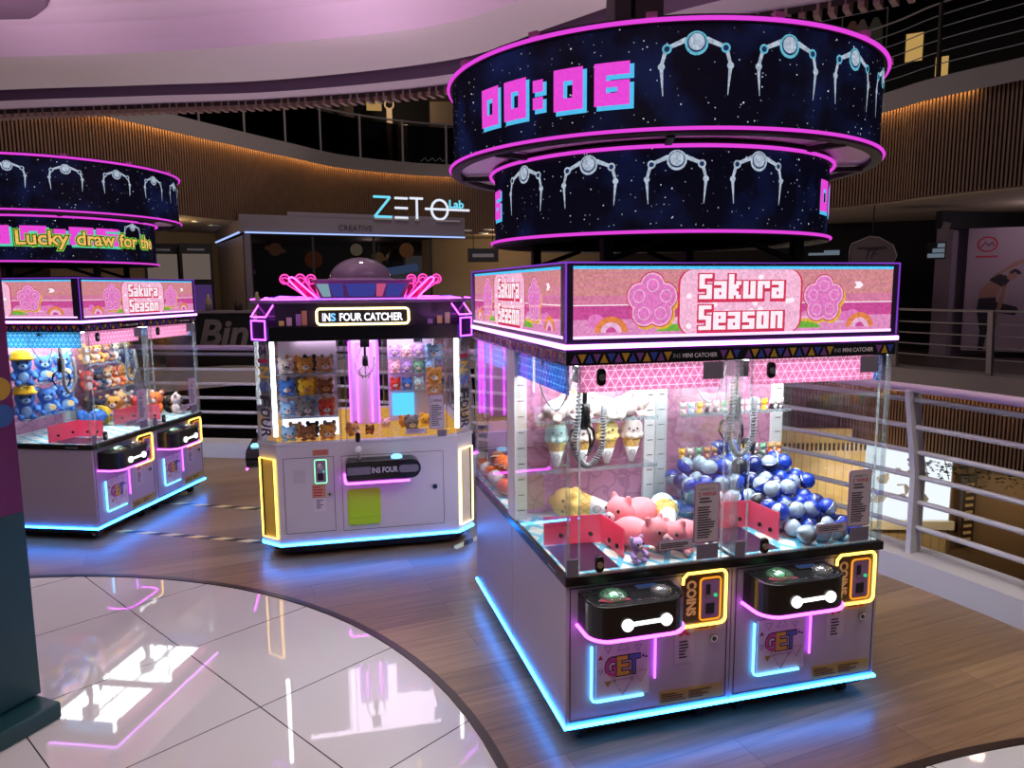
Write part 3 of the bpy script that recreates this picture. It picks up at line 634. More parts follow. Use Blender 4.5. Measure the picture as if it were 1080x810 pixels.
b = MB(); b.tube([(0, 0, 0), (0, 0, .6)], .01, M_dark, 5); b.obj('hanger', o, loc=(-.2, .03, .28)); b.obj('hanger', o, loc=(.2, .03, .28))
# low black counter with big letters behind the far rail
t = empty('lettered_counter', (-3.4, 12.3, .30), R(-14.9)); tag(t, 'low black counter with big grey slanted letters behind the far rail', 'counter')
b = MB(); b.box((0, 0, 0), (2.6, .5, .98), M_gloss_dark); b.obj('body', t, .01)
b = MB(); b.text('Bin', (1.10, -.008, .62), .86, .46, pbr('grey_letters', (0.16, .13, .135), .5), bold=.03, shear=.25); b.obj('lettering', t)
b = MB(); b.box((0, -.03, .98), (2.6, .53, 1.02), M_hdr); b.obj('counter_top', t)
for k, (x, w, h) in enumerate([(.35, .16, .26), (.75, .11, .3), (1.3, .14, .22), (1.65, .12, .34), (2.1, .2, .18)]):
    b = MB(); b.lathe([(w / 2, 0), (w / 2 * 1.1, h * .6), (w / 4, h * .8), (w / 5, h)], (0, 0, 0), [M_darkbrown, M_beige][k % 2], 12)
    q = t.matrix_basis @ Vector((x, .25, 1.02)); o = b.obj('counter_jar', None, loc=(-3.4 + x * math.cos(R(-14.9)) + .25 * math.sin(R(14.9)), 12.3 + x * math.sin(R(-14.9)) + .25 * math.cos(R(14.9)), 1.32))
    tag(o, 'dim %s jar on the black lettered counter, %s' % (['brown', 'beige'][k % 2], ['leftmost', 'second from left', 'third from left', 'fourth from left', 'rightmost'][k]), 'jar', 'jars on the lettered counter')
# upper floor: dark glass balustrade with posts, things behind it
t = empty('glass_balustrade', (0, 0, 4.85)); tag(t, 'dark glass balustrade with thin posts on the upper floor at left', 'railing')
bc = [p for p in offset(FAS, .02) if -6.5 < p[0] < 5.5]; q = resample(bc, 1.15)
for i in range(len(q) - 1):
    b = MB(); b.beam((*q[i], .48), (*q[i + 1], .48), .015, .90, M_tint); b.obj('glass_panel', t)
    b = MB(); b.beam((*q[i], 0), (*q[i], 1.05), .05, .05, M_slab); b.obj('post', t)
b = MB(); b.tube([(p[0], p[1], 1.02) for p in bc], .025, M_slab, 6); b.obj('handrail', t)
b = MB(); b.tube([(2.08 + .06 * k, 16.84 - .015 * k, .10 + .045 * ((k * 7) % 3 - 1)) for k in range(11)], .010, M_grey, 4); b.obj('script_mark', t)
for nm, x, y, z, w, h, m, lab in [('shop_pillar', .5, 19.6, 4.85, .28, 2.5, M_darkbrown, 'brown pillar behind the dark upper balustrade'), ('wall_poster', -.15, 19.95, 6.3, .5, .7, M_darkbrown, 'dim brown poster on the upper floor wall left of pillar'),
        ('lit_shop_sign', 1.2, 19.5, 6.72, .42, .30, em('gold_sign', lin(190, 150, 90), .7), 'small glowing gold sign in the dark upper shop'), ('timber_board', 3.2, 18.9, 6.3, 1.0, .62, pbr('dull_timber', (.16, .11, .075), .7), 'pale timber board wall panel on upper floor beside the light drum'),
        ('display_tower', 1.6, 19.3, 4.85, .16, 1.9, M_beige, 'narrow beige display stand with a ring top on the upper floor'), ('display_block', 1.95, 19.2, 4.85, .3, 1.45, M_beige, 'pale block display right of the ring topped stand')]:
    b = MB(); b.box((-w / 2, 0, 0), (w / 2, .12, h), m); o = b.obj(nm, None, .01, loc=(x, y, z)); o.rotation_euler = (0, 0, -face_cam(x, y)); tag(o, lab, nm.replace('_', ' '))
    if nm == 'display_tower': b = MB(); b.tube([(.12 * math.cos(R(a)), .06, 2.0 + .12 * math.sin(R(a))) for a in range(0, 360, 20)], .03, M_beige, 6, True); b.obj('ring_top', o)
# upper right: railing, lit windows, clothes
t = empty('upper_railing', (0, 0, 4.85)); tag(t, 'thin grey upper floor railing curving above the slatted wall at right', 'railing')
bc = [p for p in offset(FAS, -.02) if p[0] > 6.6 and p[1] > 2 and p[1] < 13]
for k, z in enumerate((.22, .40, .58, .76, .94)): b = MB(); b.tube([(p[0], p[1], z) for p in bc], .009, M_grey, 5); b.obj('rail', t)
b = MB(); b.tube([(p[0], p[1], 1.12) for p in bc], .016, M_slab, 6); b.obj('handrail', t)
for p in resample(bc, 1.9): b = MB(); b.beam((p[0], p[1], 0), (p[0] - .02, p[1], 1.12), .05, .05, M_slatback); b.obj('post', t)
M_lw = em('lit_window_yellow', lin(205, 165, 95), .75)
for k, (x, y, z, w, h, lab) in enumerate([(10.9, 10.2, 6.1, .30, .52, 'upper glowing yellow window behind the upper right railing'), (11.4, 10.0, 5.8, .22, .36, 'lower small yellow window behind the upper right railing')]):
    b = MB(); b.box((-w / 2, 0, 0), (w / 2, .05, h), M_lw); b.box((-w / 2 - .03, .03, -.03), (w / 2 + .03, .07, h + .03), M_dark); o = b.obj('lit_opening', None, loc=(x, y, z)); o.rotation_euler = (0, 0, -face_cam(x, y)); tag(o, lab, 'window')
t = empty('clothes_rack', (9.1, 9.75, 4.85), -face_cam(9.1, 9.75)); tag(t, 'dim clothes rack with hanging garments on the upper floor above the light drum', 'clothes rack')
b = MB(); b.tube([(-.75, 0, 0), (-.75, 0, 1.75), (.55, 0, 1.85), (.55, 0, 0)], .014, M_grey, 6); b.tube([(-.2, 0, 0), (-.2, 0, 1.78)], .012, M_grey, 5); b.obj('frame', t)
for k, (x, w, h, c) in enumerate([(-.48, .3, .5, (.10, .05, .04)), (-.02, .32, .75, (.20, .09, .05)), (.14, .26, .42, (.18, .13, .12)), (.36, .28, .8, (.11, .11, .08))]):
    b = MB(); b.prism([(x - w * .5, 1.7 - h), (x + w * .5, 1.7 - h), (x + w * .42, 1.5), (x + w * .12, 1.68), (x - w * .12, 1.68), (x - w * .42, 1.5)], -.05 - .02 * k, -.0 - .02 * k, pbr('garment_%d' % k, c, .9), 'xz'); b.obj('garment', t, .01)
# mid level right: railing, poster, column, small signs
t = empty('far_railing', (0, 0, .32)); tag(t, 'thin grey railing on the far walkway in front of the yoga poster', 'railing')
bc = [p for p in offset(MID, 0.0) if p[0] > 6.2 and p[1] > 2]
for k, z in enumerate((.24, .42, .60, .78)): b = MB(); b.tube([(p[0], p[1], z) for p in bc], .012, M_slab, 5); b.obj('rail', t)
b = MB(); b.tube([(p[0], p[1], .98) for p in bc], .022, M_slab, 6); b.obj('handrail', t)
for p in resample(bc, 1.55): b = MB(); b.beam((p[0], p[1], 0), (p[0] - .05, p[1], .98), .09, .05, M_slab); b.obj('post', t)
o_ = Vector((12.02, 8.80, 0.32)); th = -face_cam(11.92, 8.84) + .05
t = empty('yoga_poster', o_, th); tag(t, 'tall pale pink poster of a person bending sideways in yoga pose', 'poster')
b = MB(); b.box((-.64, 0, .1), (.64, .04, 2.46), pbr('poster_pink', (.42, .30, .37), .6)); b.obj('panel', t)
def flat(b, pts, m, d=-.003): b.poly([(x, d, z) for x, z in pts], m)
M_skin = pbr('poster_skin', (.40, .20, .15), .6); M_tights = pbr('poster_dark_clothes', (.025, .02, .03), .6); M_logo = pbr('poster_red', (.50, .03, .06), .6)
b = MB()
flat(b, [(-.40, 1.12), (-.12, 1.14), (-.10, .9), (-.22, .5), (-.27, .12), (-.36, .12), (-.35, .5), (-.42, .9)], M_tights)
flat(b, [(-.12, 1.05), (.22, .96), (.26, .88), (.20, .80), (-.10, .85)], M_tights, -.004)
flat(b, [(-.40, 1.12), (-.12, 1.14), (-.04, 1.35), (-.20, 1.48), (-.38, 1.30)], M_skin, -.004)
flat(b, [(-.25, 1.47), (-.02, 1.33), (.08, 1.45), (.02, 1.55), (-.13, 1.60)], M_tights, -.005)
flat(b, [(-.02, 1.40), (.05, 1.40), (-.02, .95), (-.10, .62), (-.15, .64), (-.09, .98)], M_skin, -.005)
flat(b, [(-.22, 1.50), (-.14, 1.58), (.10, 1.78), (.62, 2.04), (.62, 1.99), (.12, 1.70)], M_skin, -.005)
flat(b, [(.03, 1.50), (.10, 1.46), (.19, 1.52), (.20, 1.60), (.13, 1.64), (.05, 1.60)], M_skin, -.006)
flat(b, [(.06, 1.62), (.14, 1.68), (.22, 1.65), (.26, 1.58), (.20, 1.57), (.16, 1.62), (.10, 1.58)], M_tights, -.007)
b.obj('printed_person', t)
b = MB(); b.add([(-.32 + .17 * math.cos(a), -.004, 2.15 + .15 * math.sin(a)) for a in [R(12 * k) for k in range(30)]] + [(-.32 + .14 * math.cos(a), -.004, 2.15 + .12 * math.sin(a)) for a in [R(12 * k) for k in range(30)]], [(k, (k + 1) % 30, 30 + (k + 1) % 30, 30 + k) for k in range(30)], M_logo)
b.tube([(-.42, -.004, 2.10), (-.35, -.004, 2.20), (-.30, -.004, 2.12), (-.24, -.004, 2.20), (-.22, -.004, 2.12)], .012, M_logo, 5); b.box((-.50, -.005, 1.90), (-.14, -.003, 1.935), M_logo); b.obj('printed_logo', t)
b = MB(); b.box((11.45, 9.5, .3), (13.4, 9.9, 3.1), pbr('violet_white_column', (.34, .26, .35), .7)); struct(b.obj('column_1'))
b = MB(); b.box((10.9, 9.25, 2.78), (13.4, 9.4, 3.1), M_dark); struct(b.obj('trim_7'))
M_ws = em('dim_white_sign', lin(120, 135, 150), .6)
for k, (x, y, z, w, h, lab) in enumerate([(9.98, 11.4, 2.36, .62, .10, 'thin pale lit sign strip seen just above the light box'), (10.72, 9.16, 2.22, .26, .24, 'small stepped pale lit sign on the dark wall left of poster')]):
    b = MB()
    if k == 0: b.box((-w / 2, 0, 0), (w / 2, .04, h * .5), M_ws); b.box((0, 0, h * .5), (w / 2, .04, h), M_ws)
    else:
        for j, ww in enumerate((.28, .2, .12)): b.box((.14 - ww, 0, j * .095), (.14, .04, j * .095 + .075), M_ws)
    b.box((-w / 2 - .03, .04, -.03), (w / 2 + .03, .08, h + .05), M_dark)
    o = b.obj('lit_wall_sign', None, loc=(x, y, z)); o.rotation_euler = (0, 0, -face_cam(x, y)); tag(o, lab, 'sign')
t = empty('shield_sign', (8.82, 8.66, 2.10), -face_cam(8.8, 8.66)); tag(t, 'dim shield-shaped shop sign with dark slanted letters behind the light box', 'sign')
sh = [(-.36, 0), (.36, 0), (.40, .12), (.33, .3), (.10, .44), (-.05, .46), (-.33, .34), (-.36, .22)]
b = MB(); b.prism(sh, 0, .05, pbr('dim_pink_grey', (.12, .085, .09), .6), 'xz'); b.obj('board', t)
b = MB(); b.tube([(x, -.01, z) for x, z in sh], .012, M_slab, 5, True); b.obj('rim', t)
b = MB(); b.box((-.24, -.012, .24), (.22, -.002, .27), M_ink); b.text('TF', (0, -.006, .15), .2, .17, M_ink, shear=.4); b.obj('lettering', t)
b = MB(); b.tube([(0, 0.02, .46), (0, .02, 1.0)], .01, M_dark, 5); b.obj('hanger', t)
b = MB(); b.box((-.06, 0, 0), (.06, .05, .3), M_slab); o = b.obj('wall_plate', None, loc=(10.4, 8.75, 2.55)); o.rotation_euler = (0, .3, -.8); tag(o, 'small slanted pale plate on the dark wall above the poster', 'plate')

# ---------------------------------------------------------------- the small two-window catchers of both islands
W1, D1 = 0.6757, 0.731
def coil(path, r, turns, k=10):
    """points of a coiled cable of radius r winding along path"""
    P = smooth_curve(path, 12); L = len(P); out = []; N = turns * k
    for i in range(N + 1):
        u = i / N * (L - 1); j = min(int(u), L - 2); f = u - j; p = Vector(P[j]).lerp(Vector(P[j + 1]), f); d = (Vector(P[j + 1]) - Vector(P[j])).normalized()
        n1 = d.cross(Vector((0, 1, 0.01))).normalized(); n2 = d.cross(n1); a = 2 * PI * i / k
        out.append(p + (n1 * math.cos(a) + n2 * math.sin(a)) * r)
    return out
def paper(b, x0, z0, x1, z1, y, lines, seed, ink=M_ink, cols=1):
    rn = random.Random(seed); h = (z1 - z0) / lines
    for k in range(lines):
        z = z1 - (k + .5) * h; b.box((x0, y - .0008, z - h * .22), (x0 + (x1 - x0) * rn.uniform(.55, 1.0), y, z + h * .22), ink)
def make_catcher(side):
    t = empty('mini_catcher'); L = side == 'left'
    ox = 0.0 if L else W1; sg_ = -1 if L else 1
    # lower cabinet
    b = MB(); b.box((.002, .004, .085), (W1 - .002, D1 - .002, .645), M_cab); b.obj('cabinet', t, .004)
    b = MB(); b.box((.03, .04, .055), (W1 - .03, D1 - .03, .085), M_blackm); b.obj('plinth', t)
    for x, y in ((.09, .09), (W1 - .09, .09), (.09, D1 - .09), (W1 - .09, D1 - .09)):
        b = MB(); b.cyl((x - .014, y, .028), .027, .028, M_black, 14, 'x'); b.box((x - .022, y - .012, .028), (x - .016, y + .012, .062), M_silver); b.box((x + .016, y - .012, .028), (x + .022, y + .012, .062), M_silver); b.box((x - .022, y - .02, .052), (x + .022, y + .02, .058), M_silver); b.obj('caster', t)
    b = MB()
    for a, c in (((.016, .118), (.020, .632)), ((.655, .118), (.659, .632)), ((.016, .118), (.659, .122)), ((.016, .628), (.659, .632))): b.box((a[0], .0025, a[1]), (c[0], .0045, c[1]), M_seam)
    b.obj('panel_seam', t)
    b = MB(); b.box((.0, -.005, .094), (W1, .004, .103), M_cyan)
    if L: b.box((-.005, -.005, .094), (.002, D1, .103), M_cyan)
    else: b.box((W1 - .002, -.005, .094), (W1 + .005, D1, .103), M_cyan)
    b.obj('base_light_strip', t)
    # table frame with printed deck
    b = MB(); b.box((-.004 if L else 0, -.008, .643), (W1 if L else W1 + .004, D1, .676), M_black)
    b.box((ox - .0046 if L else ox + .0040, .10, .655), (ox - .0040 if L else ox + .0046, .19, .661), M_grey); b.obj('table_frame', t, .003)
    b = MB(); b.box((.012, .012, .6761), (W1 - .012, D1 - .03, .680), M_deck); b.obj('play_deck', t)
    b = MB(); b.box((.024, .03, .6802), (.22, .31, .6812), M_violetframe); b.obj('prize_chute', t)
    # glass house
    b = MB(); b.box((.004, .004, .676), (.050, .008, 1.432), M_glass); b.obj('front_glass', t)
    b = MB(); b.box((.616, .004, .676), (W1 - .004, .008, 1.432), M_glass); b.obj('front_glass', t)
    b = MB(); b.box((.004, .010, .676), (.008, D1 - .06, 1.432), M_glass); b.obj('side_glass', t)
    b = MB(); b.box((W1 - .008, .010, .676), (W1 - .004, D1 - .06, 1.432), M_glass); b.obj('side_glass', t)
    for x, y in ((.002, .002), (W1 - .016, .002)):
        b = MB(); b.box((x, y, .676), (x + .014, y + .012, 1.432), M_acryl); b.obj('corner_post', t)
    dr = MB(); dr.box((.046, -.006, .682), (.620, -.001, 1.430), M_glass)
    dr.box((.046, -.0075, .682), (.0500, .0005, 1.430), M_acedge); dr.box((.616, -.0075, .682), (.620, .0005, 1.430), M_acedge); dr.box((.05, -.0075, .682), (.616, .0005, .686), M_acedge)
    door = dr.obj('glass_door', t)
    for z in (.718, 1.392):
        b = MB(); b.prism(rrect(.106, z - .030, .138, z + .030, .014), -.020, -.0065, M_black, 'xz'); b.cyl((.122, -.0255, z), .010, .006, M_silver, 14, 'y'); b.obj('lock', door, .002)
    for (x0, z0, x1, z1) in ((.520, 1.368, .602, 1.432), (.512, .690, .602, .748)):
        b = MB(); b.box((x0, -.0095, z0), (x1, -.0065, z1), M_bracket); b.obj('hinge_plate', door, .001)
    b = MB(); b.box((.002, -.0055, .680), (.045, -.001, .742), M_bracket); b.obj('corner_plate', t, .001)
    b = MB(); b.prism(rrect(.497, .752, .603, .982, .012), -.0080, -.0065, M_mech, 'xz'); b.prism(rrect(.502, .757, .598, .977, .009), -.0090, -.0081, M_sticker, 'xz')
    b.text('2 WINS', (.55, -.0094, .940), .074, .014, M_inkred, bold=.02); b.text('LIMITED TO', (.55, -.0094, .958), .06, .008, M_ink); paper(b, .518, .905, .582, .930, -.0092, 2, 3); paper(b, .512, .77, .588, .895, -.0092, 13, 4); b.obj('rules_sticker', door)
    b = MB(); b.box((.355, -.0080, .738), (.496, -.0066, .776), M_mech); b.box((.358, -.0088, .741), (.493, -.0081, .773), M_sticker); paper(b, .366, .746, .486, .768, -.0089, 3, 6); b.obj('notice_sticker', door)
    # top: black triangle band, valances, roof and light
    b = MB(); b.box((-.004 if L else 0, -.008, 1.434), (W1 if L else W1 + .004, D1, 1.480), M_black)
    rn = random.Random(8)
    for k in range(14):
        x = .012 + k * .027; m_ = M_tribase[(k * 5 + k // 3) % 4]; b.prism([(x, 1.441), (x + .030, 1.441), (x + .015, 1.472)] if k % 2 == 0 else [(x, 1.472), (x + .015, 1.441), (x + .030, 1.472)], -.0092, -.0081, m_, 'xz')
    for k in range(3):
        x = .585 + k * .027; b.prism([(x, 1.441), (x + .030, 1.441), (x + .015, 1.472)] if k % 2 else [(x, 1.472), (x + .015, 1.441), (x + .030, 1.472)], -.0092, -.0081, M_tribase[k], 'xz')
    b.text('MINI CATCHER', (.505, -.0088, 1.457), .138, .015, M_stickw, bold=.015); b.text('INS', (.413, -.0088, 1.457), .028, .015, M_grey, bold=.01)
    xs = ox + sg_ * .004
    for k in range(26):
        y = .012 + k * .027; P = [(y, 1.441), (y + .030, 1.441), (y + .015, 1.472)] if k % 2 == 0 else [(y, 1.472), (y + .015, 1.441), (y + .030, 1.472)]
        b.prism(P, xs, xs + sg_ * .001, M_tribase[(k * 5) % 4], 'yz')
    b.obj('triangle_band', t)
    b = MB(); b.box((.052, .024, 1.335), (.612, .0255, 1.433), M_val); b.obj('front_valance', t)
    b = MB(); b.box((ox - sg_ * .020 - .0008, .03, 1.325), (ox - sg_ * .020 + .0008, D1 - .06, 1.433), M_valb); b.obj('side_valance', t)
    b = MB(); b.box((.06, .05, 1.424), (W1 - .06, D1 - .10, 1.432), M_panel); b.obj('ceiling_light', t)
    # back wall, columns with tick marks, shelves
    b = MB(); b.box((.0, D1 - .035, .676), (W1, D1 - .002, 1.434), M_white); b.box((.058, D1 - .040, .70), (W1 - .058, D1 - .0351, 1.40), M_backwall); b.obj('back_wall', t)
    for x0 in (.0, W1 - .058):
        b = MB(); b.box((x0 + .001, D1 - .060, .676), (x0 + .057, D1 - .0405, 1.434), M_white)
        for k in range(10): b.box((x0 + .016, D1 - .0612, .72 + k * .07), (x0 + .044, D1 - .0601, .7235 + k * .07), M_ink)
        b.obj('slotted_column', t)
    for z in (.920, 1.130):
        b = MB(); b.box((.06, D1 - .20, z - .004), (W1 - .06, D1 - .062, z), M_glass); b.box((.06, D1 - .2015, z - .005), (W1 - .06, D1 - .1985, z + .012), M_acedge); b.obj('shelf', t)
    # crane
    cr = MB(); cr.box((.155, .29, 1.33), (.235, .37, 1.423), M_black); cr.box((.01, .315, 1.405), (W1 - .01, .335, 1.423), M_silver); cr = cr.obj('crane_carriage', t)
    b = MB(); b.tube([(.195, .33, 1.33), (.195, .33, 1.21)], .010, M_black, 8); b.lathe([(.012, .06), (.022, .05), (.024, -.03), (.015, -.05)], (.195, .33, 1.19), M_black, 16); b.obj('claw_body', cr)
    for a in (30, 150, 270):
        ca, sa = math.cos(R(a)), math.sin(R(a)); b = MB(); b.tube([(.195 + q * ca, .33 + q * sa, z) for q, z in ((.018, 1.16), (.055, 1.13), (.062, 1.09), (.035, 1.045), (.022, 1.04))], [.006, .006, .005, .004, .003], M_black, 6); b.obj('claw_prong', cr)
    b = MB(); b.tube(coil([(.165, .30, 1.33), (.145, .27, 1.20), (.135, .27, 1.08), (.185, .275, 1.005), (.245, .275, 1.07), (.255, .28, 1.19), (.26, .29, 1.24)], .0095, 60, 8), .0042, M_grey, 5); b.obj('coiled_cable', cr)
    b = MB(); b.tube(smooth_curve([(.02, .42, 1.40), (.04, .38, 1.28), (.08, .35, 1.22), (.12, .34, 1.27), (.15, .33, 1.38)], 6), .004, M_grey, 6); b.obj('hanging_cable', cr)
    # prize chute guard of red acrylic
    b = MB(); b.beam((.024, .330, .738), (.262, .300, .738), .005, .115, M_chute)
    for k in range(2): b.cyl((.09 + k * .12, .316 - k * .016, .72), .009, -.010, M_black, 10, 'y')
    g1 = b.obj('chute_guard', t)
    b = MB(); b.beam((.262, .300, .738), (.272, .110, .738), .005, .115, M_chute); b.cyl((.262, .22, .715), .009, -.008, M_black, 10, 'x'); b.cyl((.264, .15, .715), .009, -.008, M_black, 10, 'x'); b.obj('guard_side', g1)
    # control console
    def cpts(z, e=0.0, y0=0.003):
        x0, x1, yf, r = .046 - e, .414 + e, -.150 - e, .075
        P = [(x0, y0, z)]; P += [(x0 + r + r * math.cos(R(a)), yf + r + r * math.sin(R(a)), z) for a in range(180, 271, 15)]
        P += [(x1 - r + r * math.cos(R(a)), yf + r + r * math.sin(R(a)), z) for a in range(270, 361, 15)]; P += [(x1, y0, z)]; return P
    b = MB(); P = [(p[0], p[1]) for p in cpts(0)]; b.prism(P, .497, .615, M_black); con = b.obj('control_console', t, .003)
    b = MB(); P = [(p[0], p[1]) for p in cpts(0, -.004)]; b.prism(P, .6152, .6200, glassy('console_clear_top', (.6, .6, .62), .10, .6, .06, (.5, .5, .55)) if 'console_clear_top' not in MATS else MATS['console_clear_top']); b.obj('clear_top_plate', con)
    b = MB(); b.tube(cpts(.492, .002), .0060, M_mag, 8); b.obj('under_light', con)
    b = MB(); b.lathe([(.050, 0), (.052, .006), (.046, .010), (.030, .020), (.012, .025), (0, .025)], (.150, -.075, .620), M_domeg, 24); b.lathe([(.018, 0), (.016, .010), (0, .012)], (.150, -.075, .6205), M_green, 14); b.obj('joystick_dome', con)
    b = MB(); b.lathe([(.038, 0), (.039, .005), (.034, .014), (.018, .022), (0, .024)], (.330, -.085, .620), M_domew, 24); b.obj('push_button', con)
    b = MB(); b.box((.255, -.050, .6202), (.345, -.012, .6235), M_blackm); b.box((.261, -.046, .6236), (.339, -.016, .6242), M_lcd); b.obj('display', con)
    b = MB(); b.prism([(.085, -.10), (.125, -.125), (.20, -.118), (.19, -.098), (.10, -.085)], .6203, .6215, M_inkred); b.obj('red_print', con)
    for x, y in ((.085, -.02), (.225, -.02), (.375, -.03), (.225, -.13), (.375, -.115), (.085, -.10)): b = MB(); b.cyl((x, y, .6201), .005, .003, M_silver, 8); b.obj('screw', con)
    b = MB(); a_, c_ = Vector((.172, -.1515, .545)), Vector((.318, -.1515, .548)); b.tube([a_, c_], .0075, M_bone, 8)
    for q in (a_, c_):
        b.cyl((q.x, -.1585, q.z), .0215, .008, M_bone, 20, 'y')
    b.obj('bone_light', con)
    # coin panel
    b = MB(); b.prism(rrect(.458, .440, .634, .636, .02), -.004, .0035, M_brown, 'xz'); cp = b.obj('coin_panel', t)
    b = MB(); b.text('COINS', (.498, -.0045, .540), .135, .036, M_coin, (0, 0, -1), (1, 0, 0), bold=.05); b.obj('coin_lettering', cp)
    b = MB(); b.prism(rrect(.538, .458, .612, .606, .010), -.010, -.0041, M_mech, 'xz'); b.box((.556, -.014, .552), (.572, -.0101, .590), M_blackm); b.box((.556, -.014, .475), (.590, -.0101, .515), M_blackm); b.prism([(.560, .535), (.575, .545), (.560, .550)], -.012, -.0101, M_silver, 'xz'); b.cyl((.595, -.016, .545), .007, .006, M_green, 12, 'y'); b.obj('coin_slot', cp)
    b = MB(); b.tube([(p[0], -.0095, p[1]) for p in rrect(.532, .450, .618, .614, .014)], .0040, M_orange, 8, True); b.obj('orange_light', cp)
    b = MB(); pp = [(.458, -.011, .600), (.460, -.011, .624), (.478, -.011, .640)] + [(p[0], -.011, p[1]) for p in rrect(.452, .432, .640, .640, .022)[6:12][::-1]] + [(p[0], -.011, p[1]) for p in rrect(.452, .432, .640, .640, .022)[0:6][::-1]] + [(.425, -.011, .432)]
    b.tube(pp, .0058, M_yel, 8); b.obj('yellow_light', cp)
    # prize door
    b = MB(); b.box((.118, -.001, .188), (.332, .0035, .408), M_stickw)
    y_ = -.0012
    for (x, c, s_) in ((.178, (0.55, .08, .30), 'G'), (.225, (.75, .50, .06), 'E'), (.268, (.10, .17, .55), 'T')):
        mm = MATS.get('print_' + s_) or pbr('print_' + s_, c, .5); b.text(s_, (x, y_, .312), .044, .068, M_ink, bold=.08); b.text(s_, (x, y_ - .0006, .312), .044, .068, mm, bold=.035)
    def tri(cx, cz, r, rot, m_, fill):
        q = [(cx + r * math.cos(R(rot + 120 * k)), -.0016, cz + r * math.sin(R(rot + 120 * k))) for k in range(3)]
        if fill: b.poly(q[::-1] if False else q, m_)
        else: b.tube(q, .0011, m_, 4, True)
    for cx, cz, r, rot, m_, fl in ((.225, .386, .026, 90, M_tribase[2], 0), (.165, .385, .018, 270, M_ink, 0), (.285, .378, .016, 270, M_tribase[2], 0), (.135, .352, .012, 90, M_tribase[3], 1), (.135, .30, .012, 270, M_tribase[2], 0), (.305, .340, .010, 90, M_tribase[0], 1), (.318, .335, .008, 90, M_tribase[2], 1),
        (.225, .238, .042, 270, M_tribase[0], 0), (.165, .250, .016, 270, M_tribase[1], 1), (.185, .262, .014, 90, M_tribase[1], 0), (.295, .268, .030, 270, M_tribase[3], 0), (.262, .258, .010, 270, M_tribase[2], 0)): tri(cx, cz, r, rot, m_, fl)
    b.obj('prize_door', t)
    b = MB(); b.tube([(.098, -.006, .404), (.098, -.006, .206), (.104, -.006, .192), (.118, -.006, .187), (.306, -.006, .187)], .0050, M_cyanlow, 8); b.obj('blue_light', t)
    b = MB(); b.tube([(.352, -.006, .478), (.352, -.006, .246)], .0045, M_lilac, 8); b.obj('pink_light', t)
    # stickers and key lock
    b = MB(); b.box((.436, .0020, .282), (.516, .0036, .430), M_instr); b.prism([(.452, .395), (.476, .412), (.50, .398), (.49, .39), (.476, .40), (.46, .388)], .0012, .0019, M_inkred, 'xz'); paper(b, .446, .408, .506, .426, .0018, 2, 11, M_inkred); paper(b, .455, .300, .500, .375, .0018, 6, 12); b.obj('instruction_sticker', t)
    b = MB(); b.box((.522, .0020, .402), (.612, .0036, .436), M_orangest); paper(b, .530, .410, .585, .430, .0018, 2, 13, M_brown); b.tube([(.597 + .009 * math.cos(R(a)), .0016, .419 + .009 * math.sin(R(a))) for a in range(0, 360, 45)], .0015, M_brown, 4, True); b.obj('coin_sticker', t)
    b = MB(); b.box((.376, .0020, .124), (.646, .0036, .180), M_gold); paper(b, .386, .134, .49, .170, .0018, 4, 14, M_brown); paper(b, .50, .134, .60, .170, .0018, 4, 15, M_brown); b.obj('warning_sticker', t)
    b = MB(); b.cyl((.598, -.009, .368), .0145, .013, M_silver, 18, 'y'); b.cyl((.598, -.0105, .368), .009, .002, M_black, 14, 'y'); b.obj('key_lock', t)
    return t
CL = make_catcher('left'); CR = make_catcher('right')

# ---------------------------------------------------------------- light boxes with LED screens
PIX = {'S': "11111 11... 11... 11111 ...11 ...11 11111", 'a': "..... ..... 11111 ...11 11111 11.11 11111", 'k': "11... 11... 11.11 1111. 111.. 1111. 11.11", 'u': "..... ..... 11.11 11.11 11.11 11.11 11111",
       'r': "..... ..... 11111 11.11 11... 11... 11...", 'e': "..... ..... 11111 11.11 11111 11... 11111", 's': "..... ..... 11111 11... 11111 ...11 11111", 'o': "..... ..... 11111 11.11 11.11 11.11 11111", 'n': "..... ..... 11111 11.11 11.11 11.11 11.11",
       '0': "111111 111111 11..11 11..11 11..11 111111 111111", '6': "111111 111111 11.... 111111 11..11 111111 111111", ':': ".. 11 11 .. 11 11 ..", '5': "11111 11... 11111 ...11 ...11 11111 11111"}
def pixels(word):
    out = []; x = 0
    for ch in word:
        rows = PIX[ch].split()
        for j, row in enumerate(rows):
            for i, c in enumerate(row):
                if c == '1': out.append((x + i, 6 - j))
        x += len(rows[0]) + 1
    return out, x - 1
def pixel_word(b, word, x0, z0, w, h, mat, fn, grow=0.0, shear=0.0):
    px, n = pixels(word); a = w / n; c = h / 7
    for i, j in px:
        q = [(i * a - grow, j * c - grow), ((i + 1) * a + grow, j * c - grow), ((i + 1) * a + grow, (j + 1) * c + grow), (i * a - grow, (j + 1) * c + grow)]
        b.add([fn(x0 + u + shear * v, z0 + v) for u, v in q], [(0, 1, 2, 3)], mat)
